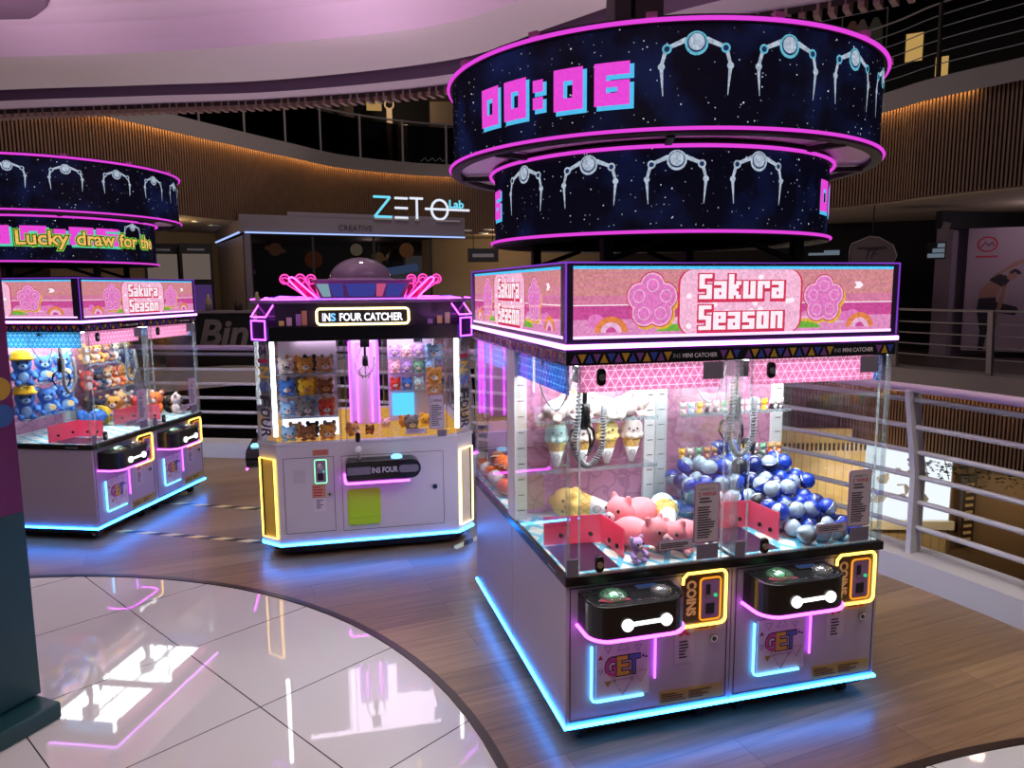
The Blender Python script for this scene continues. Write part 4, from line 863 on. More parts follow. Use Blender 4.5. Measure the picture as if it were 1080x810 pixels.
def screen_mesh(w):
    """picture on a light box screen of width w: sky, hills, blossoms and the two-word board; x 0..w, z 1.525..1.772, facing -y"""
    b = MB(); z0, z1 = 1.524, 1.772
    def F(d): return lambda x, z: (x, -d, z)
    def rect(x0, za, x1, zb, m, d): b.add([(x0, -d, za), (x1, -d, za), (x1, -d, zb), (x0, -d, zb)], [(0, 1, 2, 3)], m)
    def ell(cx, cz, rx, rz, m, d, n=20, a0=0, a1=360): b.poly([(cx + rx * math.cos(R(a0 + (a1 - a0) * k / n)), -d, cz + rz * math.sin(R(a0 + (a1 - a0) * k / n))) for k in range(n + (a1 - a0 < 360))], m)
    rect(0, z0, w, z1, L_peach, 0); rect(0, 1.585, w, 1.640, L_mag, .0004); rect(0, 1.640, w, 1.672, L_peach2, .0004); rect(0, z0, w, 1.590, L_hill, .0006)
    rect(0, 1.762, w, z1, L_blue, .0008); rect(0, z0, w, z0 + .010, L_whiteline, .0045)
    for k, z in enumerate((1.70, 1.715, 1.735, 1.748)): rect(w * .03 * k, z, w * (1 - .05 * k), z + .0025, L_peach2, .0006)
    rect(0, 1.637, w, 1.6405, L_white, .0008)
    rn = random.Random(3)
    for k in range(26): x = rn.uniform(.03, w - .03); ell(x, 1.575 + rn.uniform(-.01, .012), rn.uniform(.02, .05), rn.uniform(.012, .025), [L_flow2, L_hill, L_flow][k % 3], .0009 + .00001 * k)
    for cx in (.145 / 1.351 * w, w * .89):
        ell(cx, 1.545, .062, .055, L_or, .0016, 16, 0, 180); ell(cx, 1.545, .040, .035, L_flow2, .0018, 16, 0, 180); ell(cx, 1.545, .020, .018, L_mag, .0020, 14, 0, 180)
    for a, c in ((.30, .46), (.62, .74)): ell(w * a + .05, 1.545, .13, .028, L_green, .0014, 16, 0, 180)
    ell(w * .36, 1.560, .075, .022, L_yel, .0012, 16, 0, 180); ell(w * .70, 1.56, .05, .02, L_yel, .0012, 16, 0, 180)
    for cx, r in ((w * .225, .098), (w * .762, .088)):
        cz = 1.652
        for (k_, m_, d, gr) in ((0, L_yel, .0022, 0.006), (1, L_red, .0024, .006), (2, L_flow2, .0026, .0022), (3, L_flow, .0028, -.004)):
            for p in range(5): a = R(90 + 72 * p); ell(cx + r * .52 * math.cos(a) + (.008 if k_ == 0 else 0), cz + r * .52 * math.sin(a) - (.008 if k_ == 0 else 0), r * .46 + gr, r * .46 + gr, m_, d + .00002 * p)
            ell(cx, cz, r * .4 + gr, r * .4 + gr, m_, d + .00012)
        for p in range(5): a = R(90 + 72 * p); ell(cx + r * .55 * math.cos(a), cz + r * .55 * math.sin(a), r * .24, r * .24, L_flow2, .0031); ell(cx + r * .55 * math.cos(a), cz + r * .55 * math.sin(a), r * .20, r * .20, L_flow, .0032)
    cx, hw = w * .495, .247
    for k, (m_, g) in enumerate(((L_red, .008), (L_board, 0.0))):
        P = []
        for x_, z_ in rrect(cx - hw - g, 1.530 - (0 if k else 0), cx + hw + g, 1.760, .05, 6): P.append((x_, -.0034 - .0003 * k, z_))
        b.poly(P, m_)
    for k in range(16): ell(cx + rn.uniform(-.22, .22), rn.uniform(1.55, 1.74), .012, .010, L_white, .0040, 8)
    for word, zc in (('Sakura', 1.657), ('Season', 1.547)):
        pixel_word(b, word, cx - .170, zc - .004, .345, .086, L_red, F(.0042), .009); pixel_word(b, word, cx - .172, zc, .345, .086, L_white, F(.0046), .0008)
    b.poly([(w * .865, -.002, 1.690), (w * .885, -.002, 1.690), (w * .897, -.002, 1.703), (w * .885, -.002, 1.716), (w * .865, -.002, 1.716), (w * .873, -.002, 1.703)], L_white)
    return b
IW, ID = 2 * W1, 2 * D1
def make_lightbox():
    t = empty('screen_light_box')
    b = MB(); e = .004; th = .05
    b.box((-e, -e, 1.515), (IW + e, th, 1.524), M_violetframe); b.box((-e, -e, 1.772), (IW + e, th, 1.786), M_violetframe); b.box((-e, -e, 1.524), (.022, th, 1.772), M_violetframe); b.box((IW - .022, -e, 1.524), (IW + e, th, 1.772), M_violetframe)
    b.box((-e, ID - th, 1.515), (IW + e, ID + e, 1.524), M_violetframe); b.box((-e, ID - th, 1.772), (IW + e, ID + e, 1.786), M_violetframe); b.box((-e, ID - th, 1.524), (.022, ID + e, 1.772), M_violetframe); b.box((IW - .022, ID - th, 1.524), (IW + e, ID + e, 1.772), M_violetframe)
    for x0, x1 in ((-e, th), (IW - th, IW + e)):
        b.box((x0, th, 1.515), (x1, ID - th, 1.524), M_violetframe); b.box((x0, th, 1.772), (x1, ID - th, 1.786), M_violetframe)
    b.box((.03, .03, 1.52), (IW - .03, ID - .03, 1.77), M_blackm); b.box((-e, -e, 1.4805), (IW + e, ID + e, 1.515), M_violetframe)
    b.obj('frame', t)
    b = MB()
    for (x0, y0, x1, y1) in ((-.012, -.012, IW + .012, -.004), (-.012, ID + .004, IW + .012, ID + .012), (-.012, -.004, -.004, ID + .004), (IW + .004, -.004, IW + .012, ID + .004)): b.box((x0, y0, 1.490), (x1, y1, 1.506), M_headneon)
    b.obj('light_strip', t)
    b = MB()
    for x, y in ((-e, -e), (IW + e, -e), (-e, ID + e), (IW + e, ID + e)): b.tube([(x, y, 1.515), (x, y, 1.786)], .0035, M_violetlow, 6)
    for z in (1.784,):
        b.tube([(-e, -e, z), (IW + e, -e, z), (IW + e, ID + e, z), (-e, ID + e, z)], .0035, M_violetlow, 6, True)
    b.obj('edge_glow', t)
    for k in range(6): b = MB(); b.cyl((.06 + k * (IW - .12) / 5, -.0065, 1.779), .004, .003, M_silver, 8, 'y'); b.obj('screw', t)
    f = screen_mesh(IW - .044); s0 = f.obj('led_screen', t, loc=(.022, -.001, 0))
    s1 = s0.copy(); COL.objects.link(s1); s1.parent = t; s1.location = (IW - .022, ID + .001, 0); s1.rotation_euler = (0, 0, PI)
    f = screen_mesh(ID - .044); s2 = f.obj('led_screen', t, loc=(-.001, ID - .022, 0)); s2.rotation_euler = (0, 0, -PI / 2)
    s3 = s2.copy(); COL.objects.link(s3); s3.parent = t; s3.location = (IW + .001, .022, 0); s3.rotation_euler = (0, 0, PI / 2)
    return t
LB = make_lightbox()

# ---------------------------------------------------------------- round LED drums
def make_drum(kind):
    t = empty('led_drum'); R1, R2 = .90, .72
    def ring(r0, r1, z0, z1, m, name, n=96):
        b = MB(); b.lathe([(r0, z0), (r1, z0), (r1, z1), (r0, z1), (r0, z0)], (0, 0, 0), m, n, 'z', False); return b.obj(name, t)
    def cyl_fn(r, th0): return lambda x, z: (r * math.cos(R(th0) + x / r), r * math.sin(R(th0) + x / r), z)
    def claw(b, r, th, zt, s, bright):
        fn0 = lambda d: cyl_fn(r + d, th)
        def disc(x, z, rr, m, d, n=18, sq=1.0): f = fn0(d); b.poly([f(x + rr * math.cos(R(360 * k / n)), z + sq * rr * math.sin(R(360 * k / n))) for k in range(n)], m)
        def seg(p, q, w0, w1, m, d):
            f = fn0(d); a = Vector(p); c = Vector(q); u = (c - a).normalized(); nn = Vector((-u.y, u.x))
            b.poly([f(*(a + nn * w0)), f(*(a - nn * w0)), f(*(c - nn * w1)), f(*(c + nn * w1))], m)
        disc(0, zt - .012, .036 * s, L_clawb if bright else L_claw, .0030); disc(0, zt - .010, .029 * s, L_clawd, .0036); disc(0, zt - .008, .025 * s, L_claw, .0042)
        for sx in (-1, 1):
            seg((.03 * s * sx, zt), (.085 * s * sx, zt - .022 * s), .008 * s, .006 * s, L_claw, .0030)
            disc(.090 * s * sx, zt - .026 * s, .015 * s, L_clawb if bright else L_claw, .0036, 12); disc(.090 * s * sx, zt - .026 * s, .009 * s, L_clawd, .0042, 10)
            seg((.094 * s * sx, zt - .032 * s), (.106 * s * sx, zt - .075 * s), .006 * s, .005 * s, L_claw, .0030); disc(.106 * s * sx, zt - .078 * s, .011 * s, L_claw, .0036, 10)
            seg((.106 * s * sx, zt - .08 * s), (.100 * s * sx, zt - .165 * s), .006 * s, .001, L_claw, .0030)
    # upper screen with its pictures
    b = MB(); b.lathe([(R1, 2.222), (R1, 2.540)], (0, 0, 0), M_star, 128, caps=False)
    if kind == 'timer':
        for k in range(3): claw(b, R1, 251.6 + 20.2 * k, 2.490, 1.05, True)
        claw(b, R1, 251.6 + 20.2 * 3, 2.490, 1.05, True); claw(b, R1, 120, 2.49, 1.05, True); claw(b, R1, 100, 2.49, 1.05, True)
        for th in (197.4, 20.0):
            fn = cyl_fn(R1 + .003, th); f2 = cyl_fn(R1 + .005, th); f3 = cyl_fn(R1 + .0065, th)
            for word, x, w in (('0', .010, .104), ('0', .148, .108), (':', .288, .042), ('0', .375, .108), ('6', .525, .118)):
                pixel_word(b, word, x + .010, 2.288, w, .135, L_digc, fn, .0035); pixel_word(b, word, x, 2.300, w, .135, L_dig, f2, .001)
    else:
        for k in range(18): claw(b, R1, 274.36 + 20.0 * k, 2.490, .88, False)
    b.obj('upper_screen', t)
    b = MB(); b.lathe([(R2, 1.905), (R2, 2.195)], (0, 0, 0), M_star, 112, caps=False)
    if kind == 'timer':
        for th in (199.0, 224.3, 249.6, 273.9): claw(b, R2, th, 2.155, .98, False)
        for th, word in ((170.0, '6'), (305.0, '0'), (318, '0')):
            pixel_word(b, word, .0 if word == '0' else .05, 1.982, .11, .118, L_digc, cyl_fn(R2 + .003, th), .004); pixel_word(b, word, -.008 if word == '0' else .042, 1.992, .11, .118, L_dig, cyl_fn(R2 + .005, th), .001)
    else:
        claw(b, R2, 332.8, 2.165, .75, False)
        for word, x, w in (('0', -.19, .16), ('0', .03, .15), (':', .22, .07), ('0', .31, .15), ('5', .48, .16)):
            pixel_word(b, word, x + .012, 1.995, w, .118, L_aqua, cyl_fn(R2 + .003, 271.6), .004); pixel_word(b, word, x, 2.008, w, .118, L_dig, cyl_fn(R2 + .0045, 271.6), .001)
        for k, (m_, bo) in enumerate(((L_tgrn, .105), (L_tblk, .065), (L_tyel, .022))):
            r = R2 + .0065 + .0018 * k
            for txt, a, c in (('Lucky', 271.9, 295.4), ('draw', 299.3, 319.2), ('for', 322.2, 335.0), ('the', 338.0, 351.0), ('winner', 355.0, 380.0))[:4]:
                w = R(c - a) * R2; tall = .118 if txt == 'Lucky' else .088; zc = 2.035 if txt == 'Lucky' else 2.052
                fn = cyl_fn(r, (a + c) / 2); b.text(txt, (0, 0, 0), w, tall, m_, bold=bo, fn=lambda x, z, fn=fn, zc=zc: fn(x, z + zc))
    b.obj('lower_screen', t)
    # rims, neon rings, underside plates, spokes
    ring(.86, R1 + .012, 2.541, 2.565, M_blackm, 'top_rim'); ring(.872, R1 + .012, 2.196, 2.2205, M_blackm, 'lower_rim')
    ring(.66, R2 + .010, 2.1955, 2.206, M_blackm, 'inner_rim'); ring(.55, R2 + .012, 1.885, 1.9045, M_blackm, 'bottom_rim')
    for r, z, w in ((R1 + .018, 2.550, .0072), (R1 + .016, 2.212, .0060), (R2 + .018, 2.190, .0068), (R2 + .016, 1.896, .0060)):
        b = MB(); b.tube([(r * math.cos(2 * PI * k / 128), r * math.sin(2 * PI * k / 128), z) for k in range(128)], w, M_magring, 8, True); b.obj('neon_ring', t)
    b = MB(); b.lathe([(.60, 2.2185), (.885, 2.2185)], (0, 0, 0), pbr('pale_underside', (.80, .70, .78), .5) if 'pale_underside' not in MATS else MATS['pale_underside'], 96, caps=False); b.obj('underside_plate', t)
    b = MB(); b.lathe([(0.001, 1.90), (.56, 1.90)], (0, 0, 0), M_blackm, 64); b.obj('bottom_plate', t)
    b = MB(); b.lathe([(0.001, 2.552), (.87, 2.552)], (0, 0, 0), M_blackm, 64); b.obj('top_plate', t)
    for k in range(8):
        a = R(22 + 45 * k); b = MB(); b.beam((.64 * math.cos(a), .64 * math.sin(a), 2.200), (.88 * math.cos(a), .88 * math.sin(a), 2.200), .025, .02, M_blackm); b.obj('spoke', t)
    for k in range(14):
        a = R(11 + 360 / 14 * k)
        b = MB(); b.box((R1 + .002, -.018, 2.556), (R1 + .030, .018, 2.572), MATS.get('pink_clip') or pbr('pink_clip', (.5, .12, .35), .4), Matrix.Rotation(a, 4, 'Z')); b.obj('clip', t)
    # supports down to the light box and hanger posts up to the ceiling
    for sy in (-1, 1):
        b = MB(); b.box((-.46, sy * .45 - .02, 1.787), (.46, sy * .45 + .02, 1.80), M_blackm)
        for x in (-.42, .42): b.box((x - .02, sy * .45 - .02, 1.795), (x + .02, sy * .45 + .02, 1.885), M_blackm); b.beam((x, sy * .45, 1.80), (x * .45, sy * .45, 1.88), .02, .02, M_blackm)
        b.obj('support_frame', t)
    M_post = MATS.get('dark_brown_post') or pbr('dark_brown_post', (.030, .018, .018), .6)
    for x0, x1, y in (((-.225, -.150, 0), (-.122, .012, 0.02)) if kind == 'timer' else ()):
        b = MB(); b.box((x0, y - .05, 2.553), (x1, y + .05, 3.738), M_post); b.obj('hanger_post', t, .004)
    if kind != 'timer': return t
    b = MB(); b.box((-.150, .02, 2.553), (-.122, .04, 3.738), MATS.get('lilac_conduit') or pbr('lilac_conduit', (.55, .45, .60), .5)); b.obj('conduit', t)
    return t

# ---------------------------------------------------------------- place both islands
LO = Vector((-2.271, 3.020, 0)); LA = R(67.4)
def lw(x, y, z=0.0, isl='L'):
    if isl == 'R': return Vector((x, y, z))
    return Vector((LO.x + x * math.cos(LA) - y * math.sin(LA), LO.y + x * math.sin(LA) + y * math.cos(LA), z))
def place(o, isl, x, y, rz=0.0, z=0.0):
    o.location = lw(x, y, z, isl); o.rotation_euler = (0, 0, rz + (LA if isl == 'L' else 0)); return o
tag(place(CL, 'R', 0, 0), 'pale lilac claw machine with ice-cream plush toys, left front of the right island', 'claw machine', 'small catchers of the two islands')
tag(place(CR, 'R', W1, 0), 'pale lilac claw machine filled with blue capsules, right front of the right island', 'claw machine', 'small catchers of the two islands')
c = copy_tree(CR); tag(place(c, 'R', W1, 2 * D1, PI), 'claw machine behind the ice-cream plush machine, seen through its left glass side', 'claw machine', 'small catchers of the two islands')
c = copy_tree(CL); tag(place(c, 'R', 2 * W1, 2 * D1, PI), 'claw machine back to back with the blue capsule machine, mostly hidden', 'claw machine', 'small catchers of the two islands')
L1 = copy_tree(CL); tag(place(L1, 'L', 0, 0), 'claw machine with blue plush bears on shelves, near front of the left island', 'claw machine', 'small catchers of the two islands')
L2 = copy_tree(CR); tag(place(L2, 'L', W1, 0), 'claw machine with brown plush toys on shelves, far front of the left island', 'claw machine', 'small catchers of the two islands')
c = copy_tree(CR); tag(place(c, 'L', W1, 2 * D1, PI), 'claw machine behind the blue plush machine, hidden by the dark teal stand', 'claw machine', 'small catchers of the two islands')
c = copy_tree(CL); tag(place(c, 'L', 2 * W1, 2 * D1, PI), 'claw machine back to back with the brown plush machine of the left island', 'claw machine', 'small catchers of the two islands')
for ch, dz in zip(child(L1, 'shelf'), (-.10, -.075)): ch.location.z = dz
for ch in child(L1, 'side_valance'): ch.data = ch.data.copy(); ch.data.materials[0] = M_valc
tag(place(LB, 'R', 0, 0), 'pink blossom screen light box reading Sakura Season on the right island', 'light box', 'screen light boxes on the islands')
c = copy_tree(LB); tag(place(c, 'L', 0, 0), 'pink blossom screen light box reading Sakura Season on the left island', 'light box', 'screen light boxes on the islands')
DR = make_drum('timer'); tag(place(DR, 'R', .681, .731), 'round two-tier LED drum with countdown digits over the right island', 'LED drum', 'round LED drums over the islands')
DL = make_drum('lucky'); DL.location = lw(W1, D1, 0); tag(DL, 'round two-tier LED drum with lucky draw lettering over the left island', 'LED drum', 'round LED drums over the islands')

# ---------------------------------------------------------------- the big four-sided catcher
def make_four():
    t = empty('four_player_catcher'); h, a = .680, .565
    def octo(e=0.0, hh=None): H = (hh or h) + e; aa = a * (H / h); return [(-aa, -H), (aa, -H), (H, -aa), (H, aa), (aa, H), (-aa, H), (-H, aa), (-H, -aa)]
    def octo_ring(e, z0, z1, w, m, b): 
        o_, i_ = octo(e), octo(e - w)
        for k in range(8):
            q = [o_[k], o_[(k + 1) % 8], i_[(k + 1) % 8], i_[k]]; b.prism(q, z0, z1, m)
    b = MB(); b.prism(octo(), .085, .738, M_ins); b.obj('cabinet', t, .004)
    b = MB(); b.prism(octo(-.06), .03, .085, M_blackm)
    for x in (-.45, .45):
        for y in (-.45, .45): b.cyl((x, y, .0), .04, .03, M_black, 14)
    b.obj('plinth', t)
    b = MB(); octo_ring(.006, .096, .106, .010, M_cyan, b); b.obj('base_light_strip', t)
    b = MB(); octo_ring(.006, .738, .752, .05, M_ins, b); b.obj('counter_rim', t)
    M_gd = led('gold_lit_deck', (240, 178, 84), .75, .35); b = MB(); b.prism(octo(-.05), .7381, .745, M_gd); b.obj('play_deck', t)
    b = MB(); b.prism(octo(.012), 1.385, 1.475, M_black); b.obj('black_band', t, .003)
    M_pan = em('lilac_light_panel', (1.0, .78, 1.0), 4.6)
    b = MB(); b.box((-.45, -.45, 1.379), (.45, .45, 1.3845), M_pan); b.obj('ceiling_light', t)
    b = MB(); b.prism(octo(-.03), 1.475, 1.615, M_blackm if False else pbr('smoked_violet_panel', (.06, .04, .08), .12)); b.obj('upper_tier', t)
    b = MB(); b.prism(octo(0.004), 1.615, 1.634, pbr('violet_deck_plate', (.30, .16, .36), .3)); b.obj('top_deck', t, .003)
    # cabin with dome
    M_cabf = pbr('violet_cabin_frame', (.38, .26, .42), .35); M_w1 = em('cabin_window_blue', (.05, .05, .30), .9); M_w2 = em('cabin_window_pink', (.65, .10, .25), .8); M_w3 = em('cabin_window_aqua', (.25, .42, .50), .8)
    lo, hi = .272, .318; z0, z1 = 1.634, 1.752
    vs_ = [(-lo, -lo, z0), (lo, -lo, z0), (lo, lo, z0), (-lo, lo, z0), (-hi, -hi, z1), (hi, -hi, z1), (hi, hi, z1), (-hi, hi, z1)]
    b = MB(); b.add(vs_, [(3, 2, 1, 0), (4, 5, 6, 7), (0, 1, 5, 4), (1, 2, 6, 5), (2, 3, 7, 6), (3, 0, 4, 7)], M_cabf); b.box((-.33, -.33, 1.752), (.33, .33, 1.764), M_cabf); cab = b.obj('cabin', t, .004)
    for k in range(4):
        T = Matrix.Rotation(PI / 2 * k, 4, 'Z'); b = MB(T)
        for (u0, u1, m_) in ((-.295, -.235, M_w3), (-.215, -.140, M_w1), (-.100, .085, M_w1), (.105, .150, M_w2), (.175, .285, M_w1)):
            f = lambda u, z: (u * (lo + (hi - lo) * (z - z0) / (z1 - z0)) / hi, -(lo + (hi - lo) * (z - z0) / (z1 - z0)) - .003, z)
            b.add([f(u0, 1.650), f(u1, 1.650), f(u1 + .01, 1.735), f(u0 - .01, 1.735)], [(0, 1, 2, 3)], m_)
        b.add([f(.03, 1.655), f(.13, 1.655), f(.15, 1.73), f(.05, 1.73)], [(0, 1, 2, 3)], M_w2) if False else None
        b.obj('cabin_window', cab)
    b = MB(); b.lathe([(.215 * math.cos(R(q)), 1.764 + .155 * math.sin(R(q))) for q in range(0, 91, 9)], (0, 0, 0), glassy('smoky_dome', (.50, .44, .54), .10, .5, .34, (.62, .48, .64)), 40); b.lathe([(.222, 1.764), (.222, 1.776), (.21, 1.776)], (0, 0, 0), M_cabf, 40); b.obj('clear_dome', t)
    b = MB(); b.cyl((0, 0, 1.765), .04, .09, M_cabf, 16); b.sph((0, 0, 1.87), .03, M_silver, 12, 8); b.obj('dome_core', t)
    # fanned neon wings on both sides
    for sx in (-1, 1):
        for k, y in enumerate((-.50, -.36, -.44, -.28)):
            m_ = M_mag if k == 0 else M_pinkneon
            e = (0, .050, -.050, -.110)[k]; P = [(sx * .285, y, 1.640), (sx * (.418 + e), y, 1.765), (sx * (.438 + e), y, 1.777), (sx * (.456 + e), y, 1.770), (sx * (.452 + e), y, 1.752), (sx * .345, y, 1.640)]
            b = MB(); b.tube(P, .0052, m_, 6, True); w = b.obj('wing_light', t)
            b = MB(); b.prism([(p[0], p[2]) for p in P], y - .003, y + .003, glassy('pink_acrylic_wing', (1, .30, .60), .06, .4, .25, (.9, .15, .4)) if 'pink_acrylic_wing' not in MATS else MATS['pink_acrylic_wing'], 'xz'); b.obj('wing_panel', w)
            if k: b = MB(); b.tube([(sx * (.44 + e) + .030 * math.cos(R(q)), y, 1.765 + .030 * math.sin(R(q))) for q in range(0, 360, 30)], .005, M_pinkneon, 5, True); b.obj('wing_ring', w)
    # central mirrored pillar with neon outlines
    b = MB(); b.box((-.09, -.09, .745), (.09, .09, 1.379), pbr('lilac_mirror', (.72, .55, .78), .3)); pil = b.obj('centre_pillar', t, .003)
    for k in range(4):
        T = Matrix.Rotation(PI / 2 * k, 4, 'Z'); b = MB(T); b.tube([(-.050, -.098, .76), (-.050, -.098, 1.325), (.050, -.098, 1.325), (.050, -.098, .76)], .0065, M_mag, 6); b.tube([(.095, -.095, .75), (.095, -.095, 1.37)], .006, M_violet, 6); b.obj('pillar_light', pil)
    for k in range(4):
        T = Matrix.Rotation(PI / 2 * k, 4, 'Z'); X = lambda u: u - .57
        # seams, coin unit, stickers, locks
        b = MB(T); y = -h - .0012
        for (u0, za, u1, zb) in ((.04, .173, .346, .658), (.392, .167, 1.04, .656)):
            for p, q in (((u0, za), (u0 + .003, zb)), ((u1 - .003, za), (u1, zb)), ((u0, za), (u1, za + .003)), ((u0, zb - .003), (u1, zb))): b.box((X(p[0]), y, p[1]), (X(q[0]), -h + .002, q[1]), M_seam)
        for i in range(9):
            for j in range(7): b.box((X(.10) + i * .008, y, .50 + j * .012), (X(.104) + i * .008, -h + .001, .504 + j * .012), M_bracket)
        b.obj('panel_seam', t)
        b = MB(T); b.prism(rrect(X(.224), .485, X(.306), .647, .012), -h - .008, -h, M_mech, 'xz'); cu = b.obj('coin_unit', t)
        b = MB(T); b.tube([(p[0], -h - .009, p[1]) for p in rrect(X(.229), .491, X(.301), .641, .010)], .0040, em('pale_green_neon', (.45, 1.6, .75)) if 'pale_green_neon' not in MATS else MATS['pale_green_neon'], 6, True); b.obj('green_outline', cu)
        b = MB(T); b.cyl((X(.262), -h - .013, .60), .018, .006, M_silver, 14, 'y'); b.box((X(.245), -h - .012, .51), (X(.28), -h - .0081, .555), M_blackm); b.cyl((X(.283), -h - .014, .565), .007, .006, M_green, 10, 'y'); b.obj('coin_slot', cu)
        b = MB(T); b.box((X(.208), -h - .0015, .395), (X(.290), -h, .481), M_orangest); paper(b, X(.216), .402, X(.282), .474, -h - .0016, 4, 21, M_inkred); b.box((X(.215), -h - .0015, .307), (X(.29), -h, .393), M_stickw); paper(b, X(.23), .322, X(.275), .385, -h - .0016, 6, 22); b.obj('instruction_sticker', t)
        b = MB(T); b.box((X(.219), -h - .0015, .666), (X(.317), -h, .705), M_orangest); paper(b, X(.226), .672, X(.31), .699, -h - .0016, 2, 23, M_inkred); b.obj('price_sticker', t)
        for u, z, nm in ((.314, .415, 'key_lock'), (.982, .42, 'key_lock')): b = MB(T); b.cyl((X(u), -h - .010, z), .0145, .010, M_silver if u < .5 else M_black, 16, 'y'); b.cyl((X(u), -h - .0115, z), .008, .002, M_black, 12, 'y'); b.obj(nm, t)
        # lime prize window
        b = MB(T); b.prism(rrect(X(.422), .200, X(.630), .437, .02), -h - .002, -h + .0005, M_lime, 'xz'); b.prism(rrect(X(.436), .214, X(.616), .423, .014), -h - .0026, -h - .0021, M_lime, 'xz'); pw = b.obj('prize_window', t)
        b = MB(T); b.prism(rrect(X(.430), .206, X(.622), .250, .012), -h - .014, -h - .0027, M_lime, 'xz'); b.obj('window_lip', pw)
        # console
        def cap(z0_, z1_, y0_, y1_, e=0): 
            r = (z1_ - z0_) / 2
            return [(X(.418) + e, z0_ + .02), (X(.432), z0_ + e), (X(.882) - r, z0_ + e)] + [(X(.882) - r + (r - e) * math.cos(R(q)), (z0_ + z1_) / 2 + (r - e) * math.sin(R(q))) for q in range(-75, 91, 15)] + [(X(.432), z1_ - e), (X(.418) + e, z1_ - .02)]
        b = MB(T); b.prism(cap(.515, .640, 0, 0), -h - .115, -h + .002, M_black, 'xz'); con = b.obj('control_console', t, .004)
        b = MB(T); b.box((X(.425), -h - .1175, .555), (X(.570), -h - .1151, .603), M_bracket); b.prism(rrect(X(.745), .555, X(.868), .603, .02), -h - .1175, -h - .1151, M_bracket, 'xz'); b.text('INS FOUR', (X(.657), -h - .1156, .579), .158, .034, pbr('pale_print', (.5, .46, .54), .5) if 'pale_print' not in MATS else MATS['pale_print'], bold=.03); b.obj('console_lettering', con)
        b = MB(T); b.tube([(X(.412), -h - .01, .540), (X(.412), -h - .03, .506), (X(.416), -h - .10, .503), (X(.43), -h - .118, .503), (X(.81), -h - .118, .503)], .0075, M_mag, 8); b.obj('under_light', con)
        b = MB(T); b.cyl((X(.50), -h - .06, .640), .02, .006, M_silver, 16); b.cyl((X(.50), -h - .06, .645), .006, .05, M_silver, 10); b.sph((X(.50), -h - .06, .705), .021, M_white, 14, 10); b.obj('joystick', con)
        b = MB(T); b.lathe([(.036, 0), (.036, .010), (.026, .020), (0, .024)], (X(.735), -h - .06, .640), em('aqua_button', (.45, 1.1, 1.6)) if 'aqua_button' not in MATS else MATS['aqua_button'], 20); b.obj('push_button', con)
        # chamfer: coloured panel in a neon outline, cable light, clear panel with upright lettering
        c0 = T @ Vector((-h, -a, 0)); c1 = T @ Vector((-a, -h, 0)); d = (c1 - c0).normalized(); nn = Vector((d.y, -d.x, 0)); Lc = (c1 - c0).length
        def cz(u, z, off=0.0): q = c0 + d * u + nn * off; return (q.x, q.y, z)
        mp_, mn_ = (M_yellowp, M_yel) if k == 0 else (M_creamp, M_paleyel)
        b = MB(); b.prism([cz(.025, 0)[:2], cz(Lc - .025, 0)[:2], cz(Lc - .025, 0, .004)[:2], cz(.025, 0, .004)[:2]], .155, .645, mp_); b.prism([cz(.020, 0)[:2], cz(.032, 0)[:2], cz(.032, 0, .010)[:2], cz(.020, 0, .010)[:2]], .15, .65, M_blackm); b.prism([cz(Lc - .032, 0)[:2], cz(Lc - .020, 0)[:2], cz(Lc - .020, 0, .010)[:2], cz(Lc - .032, 0, .010)[:2]], .15, .65, M_blackm); cp = b.obj('corner_panel', t)
        b = MB(); b.tube([cz(.016, .145, .010), cz(Lc - .016, .145, .010), cz(Lc - .016, .655, .010), cz(.016, .655, .010)], .0070, mn_, 8, True); b.obj('panel_outline_light', cp)
        b = MB(); b.prism([cz(.0, 0)[:2], cz(Lc, 0)[:2], cz(Lc, 0, -.006)[:2], cz(.0, 0, -.006)[:2]], .752, 1.385, M_acryl); kp = b.obj('corner_glass', t)
        b = MB(); z = 1.335
        b.text('04' if k == 0 else '01', cz(Lc / 2, 1.325, .002), .07, .055, M_ink, d, (0, 0, 1), bold=.01)
        for ch, zc, hh, m_ in (('I', 1.265, .022, M_inkred), ('N', 1.195, .075, MATS['print_E']), ('S', 1.105, .065, MATS['print_T']), ('F', 1.015, .07, M_ink), ('O', .945, .06, M_ink), ('U', .88, .06, M_ink), ('R', .815, .06, M_ink)):
            if k % 2 == 0 or True: b.text(ch, cz(Lc / 2, zc, .002), hh * .85, .085, m_, (0, 0, -1), d, bold=.02)
        b.obj('upright_lettering', kp)
        if k % 2 == 0:
            for u in (.006, 1.134): b = MB(T); b.box((X(u) - .012, -h - .004, .800), (X(u) + .014, -h + .004, 1.383), M_whitebar); b.obj('white_light_bar', t)
        for u0, u1, y0, y1 in ((.02, .392, .006, .011), (.430, 1.06, -.004, .001), (1.065, 1.12, .006, .011)): b = MB(T); b.box((X(u0), -h + y0, .754), (X(u1), -h + y1, 1.383), M_glass); b.obj('glass_door' if u0 == .43 else 'front_glass', t)
        b = MB(T)
        for u in (.392, .428, 1.06): b = MB(T); b.box((X(u), -h - .004, .753), (X(u) + .012, -h + .014, 1.384), M_acryl); b.obj('acrylic_post', t)
        if k == 0: b = MB(T); b.box((X(.398), -h + .014, .753), (X(.402), -.12, 1.378), M_glass); b.obj('glass_divider', t)
        for z in (.772,): b = MB(T); b.prism(rrect(X(.485), z - .03, X(.515), z + .03, .012), -h - .016, -h - .0041, M_black, 'xz'); b.obj('door_lock', t); b = MB(T); b.box((X(1.005), -h - .012, .752), (X(1.062), -h - .0042, .795), M_bracket); b.obj('hinge_plate', t)
